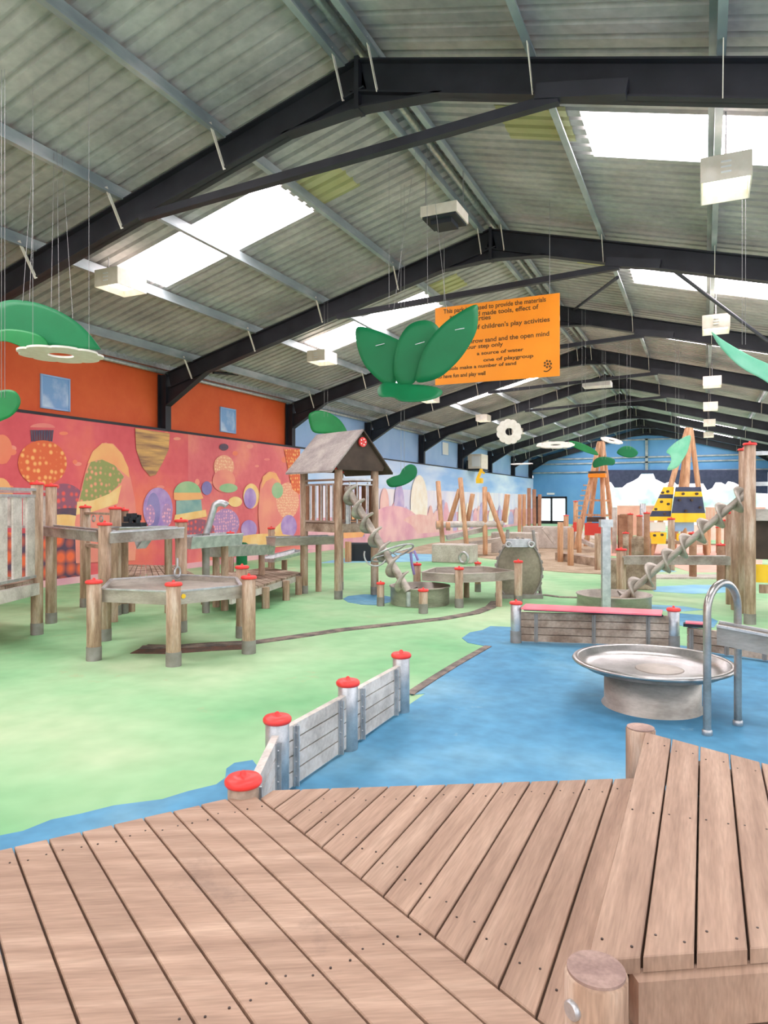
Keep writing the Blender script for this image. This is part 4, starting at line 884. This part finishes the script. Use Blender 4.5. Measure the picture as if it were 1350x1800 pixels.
b = MB(); p = AZ(905,960,20); b.box((p.x,p.y,.3),(1.3,.5,.6),.1); tag(b.build('stone_block','concrete',bev=.03), 'broad pale stone block behind the cogged wheel', 'block')
b = MB(); p = AZ(965,940,22); b.box((p.x,p.y,.35),(1.6,.5,.7),.1); tag(b.build('stone_block','concrete',bev=.03), 'low stone wall block below the far double door', 'block')
b = MB(); b.bar(AZ(955,928,21), AZ(975,955,21), .1, .1); tag(b.build('slanting_plank','greywood'), 'pale plank leaning on stone block below far door', 'plank')
b = MB(); b.bar(AZ(1018,948,21.5), AZ(1045,960,20), .12, .1); tag(b.build('slanting_plank','greywood'), 'pale plank slanting under lookout frame', 'plank')
# wall fittings
ac = thing('heater_unit', 'white boxed heater unit mounted high on blue wall', 'heater', tuple(AX(838,812,XL+.4)))
q = AX(840,812,XL+.35); b = MB(); b.box(q, (.7,1.1,.72)); b.build('casing', 'cream', ac, .02); b = MB(); b.box(q+Vector((.08,-.56,0)), (.42,.02,.5)); b.build('grille', 'white', ac); b = MB(); b.box(q-Vector((0,0,.42)), (.8,1.2,.05)); b.box(q-Vector((.36,0,.2)), (.08,1.2,.5)); b.build('wall_bracket', 'black', ac)
b = MB(); q = AY(968,868,YG-.15); b.box(q, (.5,.04,.12)); tag(b.build('exit_light','white'), 'small white light fitting above the far door', 'light')
# ------------------------------------------------------------------ hanging luminaires
def luminaire(label, X, Y, z, grp=None, w_=.44, l_=.56):
    t = thing('hanging_luminaire', label, 'light', (X, Y, z), grp)
    b = MB(); th = .012
    b.box((X, Y-l_/2, z), (w_, th, .24)); b.box((X, Y+l_/2, z), (w_, th, .24))
    for s_ in (-1,1): b.box((X+s_*w_/2, Y, z), (th, l_, .24))
    b.box((X, Y, z+.12), (w_, l_, th)); b.build('housing', 'cream', t)
    b = MB(); b.box((X, Y, z-.02), (w_-.04, l_-.04, .02)); b.build('diffuser', 'lampglow', t)
    b = MB()
    for k in (-1,0,1): b.box((X-.0, Y-l_/2-.01, z+.0+k*.05), (.09, .01, .015))
    b.build('vent_slots', 'white', t)
    for yy in (-l_/2+.05, l_/2-.05): b = MB(); b.cyl((X, Y+yy, z+.12), (X, Y+yy, zr(X,.05)), .006, n=6); b.build('hanging_wire', 'wire', t)
    return t
mat('lampglow', (240,240,236), .4, emit=(255,252,246), es=1.6)
for i, Y in enumerate((7.7,14.0,20.7,26,31.4,37)):
    l = ['nearest hanging box light at upper right','second hanging box light along the right row','third hanging box light along the right row'][i] if i < 3 else ['','','','fourth hanging box light from front in the right row','fifth hanging box light from front in the right row','farthest tiny hanging box light in the right row'][i]
    luminaire(l, .19, Y, 4.72, 'box lights in the right row far off' if i > 2 else None)
for i, Y in enumerate((7.6,13.5,20.2,26,31.5,37)):
    l = ['nearest hanging box light at upper left','second hanging box light along left row above green leaves','third hanging box light along left row'][i] if i < 3 else ['','','','fourth hanging box light from front in the left row','fifth hanging box light from front in the left row','farthest tiny hanging box light in the left row'][i]
    luminaire(l, -7.79, Y, 4.72, 'box lights in the left row far off' if i > 2 else None)
hx = thing('radiant_heater', 'square heater with black underside hung below the roof ridge', 'heater', (-3.25, 9, 5.4))
b = MB(); b.box((-3.25,9,5.44),(.52,.5,.14)); b.build('casing','cream',hx); b = MB(); b.ext([(-3.49,8.77,5.37),(-3.01,8.77,5.37),(-3.01,9.23,5.37),(-3.49,9.23,5.37)],(0,0,-.03)); b.ext([(-3.4,8.85,5.34),(-3.1,8.85,5.34),(-3.1,9.15,5.34),(-3.4,9.15,5.34)],(0,0,-.06)); b.build('burner','rubber',hx)
for x,y in ((-3.45,8.8),(-3.05,9.2)): b = MB(); b.cyl((x,y,5.5),(x,y,6.1),.006,n=6); b.build('hanging_wire','wire',hx)
hx = thing('radiant_heater', 'small distant heater hung below ridge above far leaves', 'heater', (-3.25, 24, 5.3))
b = MB(); b.box((-3.25,24,5.4),(.9,.6,.16)); b.build('casing','white',hx)
# ------------------------------------------------------------------ hanging sign
SY = 10.5; sx0, sx1, sz0, sz1 = -3.95, -1.965, 3.375, 4.62
sg = thing('hanging_sign', 'large orange information sign hanging below the roof behind green leaves', 'sign', ((sx0+sx1)/2, SY, sz0))
b = MB(); b.box(((sx0+sx1)/2, SY, (sz0+sz1)/2), (sx1-sx0, .012, sz1-sz0)); b.build('board', 'signorange', sg)
def text(parent, s_, x, y, z, size, m='ink', name='lettering', wid=None, rot=(PI/2,0,0), align='RIGHT'):
    cu = D.curves.new('t', 'FONT'); cu.body = s_; cu.size = size; cu.align_x = align; cu.extrude = .001; cu.offset = .0018; o = D.objects.new('t', cu); COL.objects.link(o)
    bpy.context.view_layer.update(); me = D.meshes.new_from_object(o.evaluated_get(bpy.context.evaluated_depsgraph_get())); D.objects.remove(o)
    me.materials.clear(); me.materials.append(MATS[m])
    k = 1
    if wid: ww = max(v.co.x for v in me.vertices)-min(v.co.x for v in me.vertices); k = wid/ww
    n = D.objects.new(name, me); COL.objects.link(n); n.parent = parent; n.location = Vector((x,y,z))-Vector(parent['_o']); n.rotation_euler = rot; n.scale = (k,1,1); return n
def sp_(x, y): q = AY(x, y, SY); return q.x, q.z
for s_, xl, xr, yr, yl in [("This park is pleased to provide the materials", 780, 960, 526, .1), ("and all hand made tools, effect of", 790, 946, 539, .1), ("water parties", 800, 863, 557, .1), ("a culture of children's play activities", 788, 967, 561, .1), ("do not throw sand and the open mind", 790, 966, 586, .1), ("your step only", 815, 884, 604, .09), ("a source of water", 838, 920, 613, .075), ("one of playgroup", 850, 938, 624, .075), ("tools make a number of sand", 785, 908, 637, .075), ("to have fun and play well", 770, 854, 655, .085)]:
    x1, z1 = sp_(xr, yr+4); x0, _ = sp_(xl, yr)
    text(sg, s_, x1, SY-.008, z1, yl, wid=x1-x0)
# emblem lower right: cluster of petals over a curved stem
x0, z0 = sp_(963, 640); b = MB()
for k in range(7): t = 2*PI*k/7; r_ = .048; b.cyl((x0+r_*math.cos(t), SY-.007, z0+r_*math.sin(t)), (x0+r_*math.cos(t), SY-.009, z0+r_*math.sin(t)), .017, n=12)
b.cyl((x0,SY-.007,z0),(x0,SY-.009,z0),.02,n=12)
b.tube([(x0-.06+.12*i/8, SY-.008, z0-.1-.03*math.sin(PI*i/8)+.05*i/8) for i in range(9)], .008, 6)
b.build('emblem', 'ink', sg)
for x in (sx0+.15, sx1-.15): b = MB(); b.cyl((x,SY,sz1),(x,SY,zr(x)+.21),.004,n=6); b.build('hanging_wire','wire',sg)
# ------------------------------------------------------------------ hanging leaves and flowers
def spline(px, n=6):
    out = []; N = len(px)
    for i in range(N):
        p0, p1_, p2_, p3 = [Vector(px[(i+k-1)%N]) for k in range(4)]
        for j in range(n):
            t = j/n; out.append(.5*((2*p1_)+(-p0+p2_)*t+(2*p0-5*p1_+4*p2_-p3)*t*t+(-p0+3*p1_-3*p2_+p3)*t**3))
    return out
def petal(parent, px, Z, m, name='petal', bend=.0, tilt=0., smooth=True, th=.012):
    P = spline(px) if smooth else [Vector(p) for p in px]
    cx = sum(p.x for p in P)/len(P); cy = sum(p.y for p in P)/len(P); rad = max((p-Vector((cx,cy))).length for p in P)
    fw = Vector((-sT, cT, 0)); vs = []; n = len(P); R = 5; fs = []
    def pos(x, y, o_):
        q = AZ(x, y, Z); u = (x-cx)/rad; v = (y-cy)/rad
        return q+fw*(bend*(u*u+v*v)+tilt*v+o_)
    rings = []
    for o_ in (0, th):
        for r in range(1, R+1):
            for p in P: vs.append(pos(cx+(p.x-cx)*r/R, cy+(p.y-cy)*r/R, o_))
        vs.append(pos(cx, cy, o_))
    S = R*n+1
    for s_ in (0, 1):
        o_ = s_*S
        for i in range(n): fs.append((o_+S-1, o_+i, o_+(i+1)%n))
        for r in range(R-1):
            for i in range(n): fs.append((o_+r*n+i, o_+r*n+(i+1)%n, o_+(r+1)*n+(i+1)%n, o_+(r+1)*n+i))
    for i in range(n): fs.append(((R-1)*n+i, (R-1)*n+(i+1)%n, S+(R-1)*n+(i+1)%n, S+(R-1)*n+i))
    b = MB(); b.add(vs, fs, None, True); return b.build(name, m, parent)
def wires(parent, lst, Z):
    for x, y, xt, yt, Zt in lst:
        b = MB(); e_ = AZ(xt,yt,Zt); e_.z = zr(e_.x)+.21; b.cyl(AZ(x,y,Z), e_, .0022, n=5); b.build('hanging_wire', 'wire', parent)
ZL = 8.4
lc = thing('hanging_leaves', 'big cluster of green leaf shapes hanging at centre in front of orange sign', 'decoration', tuple(AZ(735,700,ZL)))
petal(lc, [(627,574),(655,578),(690,592),(708,605),(700,640),(697,668),(686,680),(664,666),(640,640),(627,605)], ZL, 'leaf', bend=.04)
petal(lc, [(694,662),(693,630),(702,594),(720,570),(745,562),(765,568),(774,584),(765,612),(745,645),(728,672),(708,680)], ZL-.1, 'leaf', bend=.035)
petal(lc, [(733,670),(736,640),(750,605),(775,573),(805,550),(836,534),(841,545),(838,580),(822,612),(800,640),(770,664)], ZL-.2, 'leaf', bend=.04)
petal(lc, [(664,682),(678,668),(710,672),(745,674),(770,680),(778,690),(765,702),(735,709),(705,708),(690,700),(668,698)], ZL-.25, 'leaf', 'base_leaf', tilt=-.4)
wires(lc, [(690,560,738,290,8.8),(684,540,684,470,8.6),(752,560,750,290,8.8),(785,545,750,290,8.8)], ZL)
b = MB()
for x, y, a in ((668,607,-.3),(738,604,-.5),(808,580,0)): q = AZ(x,y,ZL-.32 if x > 700 else ZL-.03); b.bar(q-Vector((.05,.02,-.02*a)), q+Vector((.05,.02,.02)), .012, .006)
b.build('fixing_clip', 'galv', lc)
ll = thing('hanging_leaves', 'large dark green leaf at upper left holding a cream flower', 'decoration', tuple(AZ(80,570,7.2)))
petal(ll, [(-60,560),(0,530),(40,528),(80,537),(120,556),(150,580),(172,608),(172,614),(140,612),(100,608),(40,604),(-20,584)], 7.2, 'leaf', 'leaf', bend=.035)
petal(ll, [(-40,590),(10,578),(60,585),(80,600),(72,612),(50,614),(10,600),(-30,600)], 7.05, 'leafdark', 'leaf', bend=.05)
wires(ll, [(40,530,60,420,7.6),(52,530,62,420,7.6),(90,540,95,380,7.8),(104,548,100,380,7.8),(128,560,108,390,7.8)], 7.2)
def flower(label, cx, cy, Z, R, tiltv, m='flower', hole='flowerhole', lobes=9, wire=True):
    c = AZ(cx, cy, Z); t = thing('hanging_flower', label, 'decoration', tuple(c))
    up = Vector(tiltv).normalized(); a = up.cross(Vector((sT,-cT,0)) if abs(up.z) > .5 else Vector((0,0,1))).normalized(); e = up.cross(a)
    n = lobes*10; o_ = []; i_ = []
    for i in range(n):
        q = 2*PI*i/n; r = R*(.9+.1*abs(math.sin(lobes*q/2))**.5*1.0); d_ = a*math.cos(q)+e*math.sin(q); o_.append(d_*r); i_.append(d_*R*.3)
    vs = [c+v for v in o_]+[c+v for v in i_]+[c+v+up*.02 for v in o_]+[c+v+up*.02 for v in i_]
    fs = []
    for i in range(n):
        j = (i+1)%n; fs += [(i,j,n+j,n+i),(2*n+i,2*n+j,3*n+j,3*n+i),(i,j,2*n+j,2*n+i),(n+i,n+j,3*n+j,3*n+i)]
    b = MB(); b.add(vs, fs); b.build('petal_ring', m, t)
    if wire:
        for s_ in (-.7,.7): q = c+a*s_*R; b = MB(); b.cyl(q, (q.x, q.y, zr(q.x)+.21), .0022, n=5); b.build('hanging_wire', 'wire', t)
    return t
flower('cream flower ring hanging under the large dark leaf at upper left', 107, 625, 6.9, .40, (0,0,1))
flower('white flower ring facing forward high before far roof beams', 895, 759, 15.5, .29, (.45,-1,.1), lobes=11)
flower('cream flower ring hanging flat above the climbing frame', 976, 783, 14, .38, (.05,-.25,1))
flower('small cream flower hanging left of the far dark green leaves', 1075, 775, 17, .27, (.3,-.3,1), lobes=8)
flower('thin pale flower ring hanging by blue wall above tall poles', 917, 816, 20, .32, (0,-.1,1), lobes=9)
def single(label, px, Z, m='leaf', bend=.03, wl=(), name='hanging_leaf', **k):
    cx = sum(p[0] for p in px)/len(px); cy = sum(p[1] for p in px)/len(px); t = thing(name, label, 'decoration', tuple(AZ(cx,cy,Z)))
    petal(t, px, Z, m, 'leaf', bend, **k)
    top = min(p[1] for p in px)
    for x in (cx-3, cx+3): w0 = AZ(x, (top+cy)/2, Z); b = MB(); b.cyl(w0, (w0.x, w0.y, zr(w0.x)+.21), .0022, n=5); b.build('hanging_wire', 'wire', t)
    return t
single('dark green leaf tip entering at left edge above mural', [(-40,700),(0,686),(22,686),(33,698),(33,712),(22,728),(4,738),(-30,746)], 6.6, 'leafdark')
single('dark green leaf hanging behind the playhouse roof ridge', [(543,728),(556,722),(574,724),(594,735),(606,750),(608,762),(580,762),(552,760),(544,745)], 13.0, 'leafdark')
single('bean-shaped green leaf hanging right of the playhouse roof', [(679,845),(690,838),(702,834),(708,824),(720,816),(731,820),(733,833),(724,845),(706,854),(686,856)], 10.2, 'leaf')
single('pale green leaf hanging at right edge', [(1253,583),(1262,590),(1285,606),(1320,626),(1370,650),(1370,680),(1340,665),(1300,643),(1268,610)], 7.5, 'leafpale')
single('dark green leaf hanging before the far blue gable', [(1085,796),(1095,785),(1110,785),(1122,795),(1116,803),(1102,804)], 18, 'leaf')
single('dark green leaf touching the top of the lookout frame', [(1043,812),(1052,804),(1068,803),(1081,808),(1079,817),(1062,818),(1045,822)], 18, 'leaf')
single('olive green leaf beside the far cream flower', [(1001,775),(1020,778),(1045,790),(1052,800),(1030,795),(1008,785)], 15, 'leafdark')
single('pale green jagged leaf hanging in front of the far pole tower', [(1215,766),(1200,770),(1182,782),(1172,794),(1178,800),(1180,810),(1174,826),(1190,822),(1202,806),(1210,790)], 15.5, 'leafpale')
for i,(x,y) in enumerate([(1160,797),(945,752),(1010,757)]): pass
# tidy helper properties
for o in D.objects:
    if '_o' in o: del o['_o']
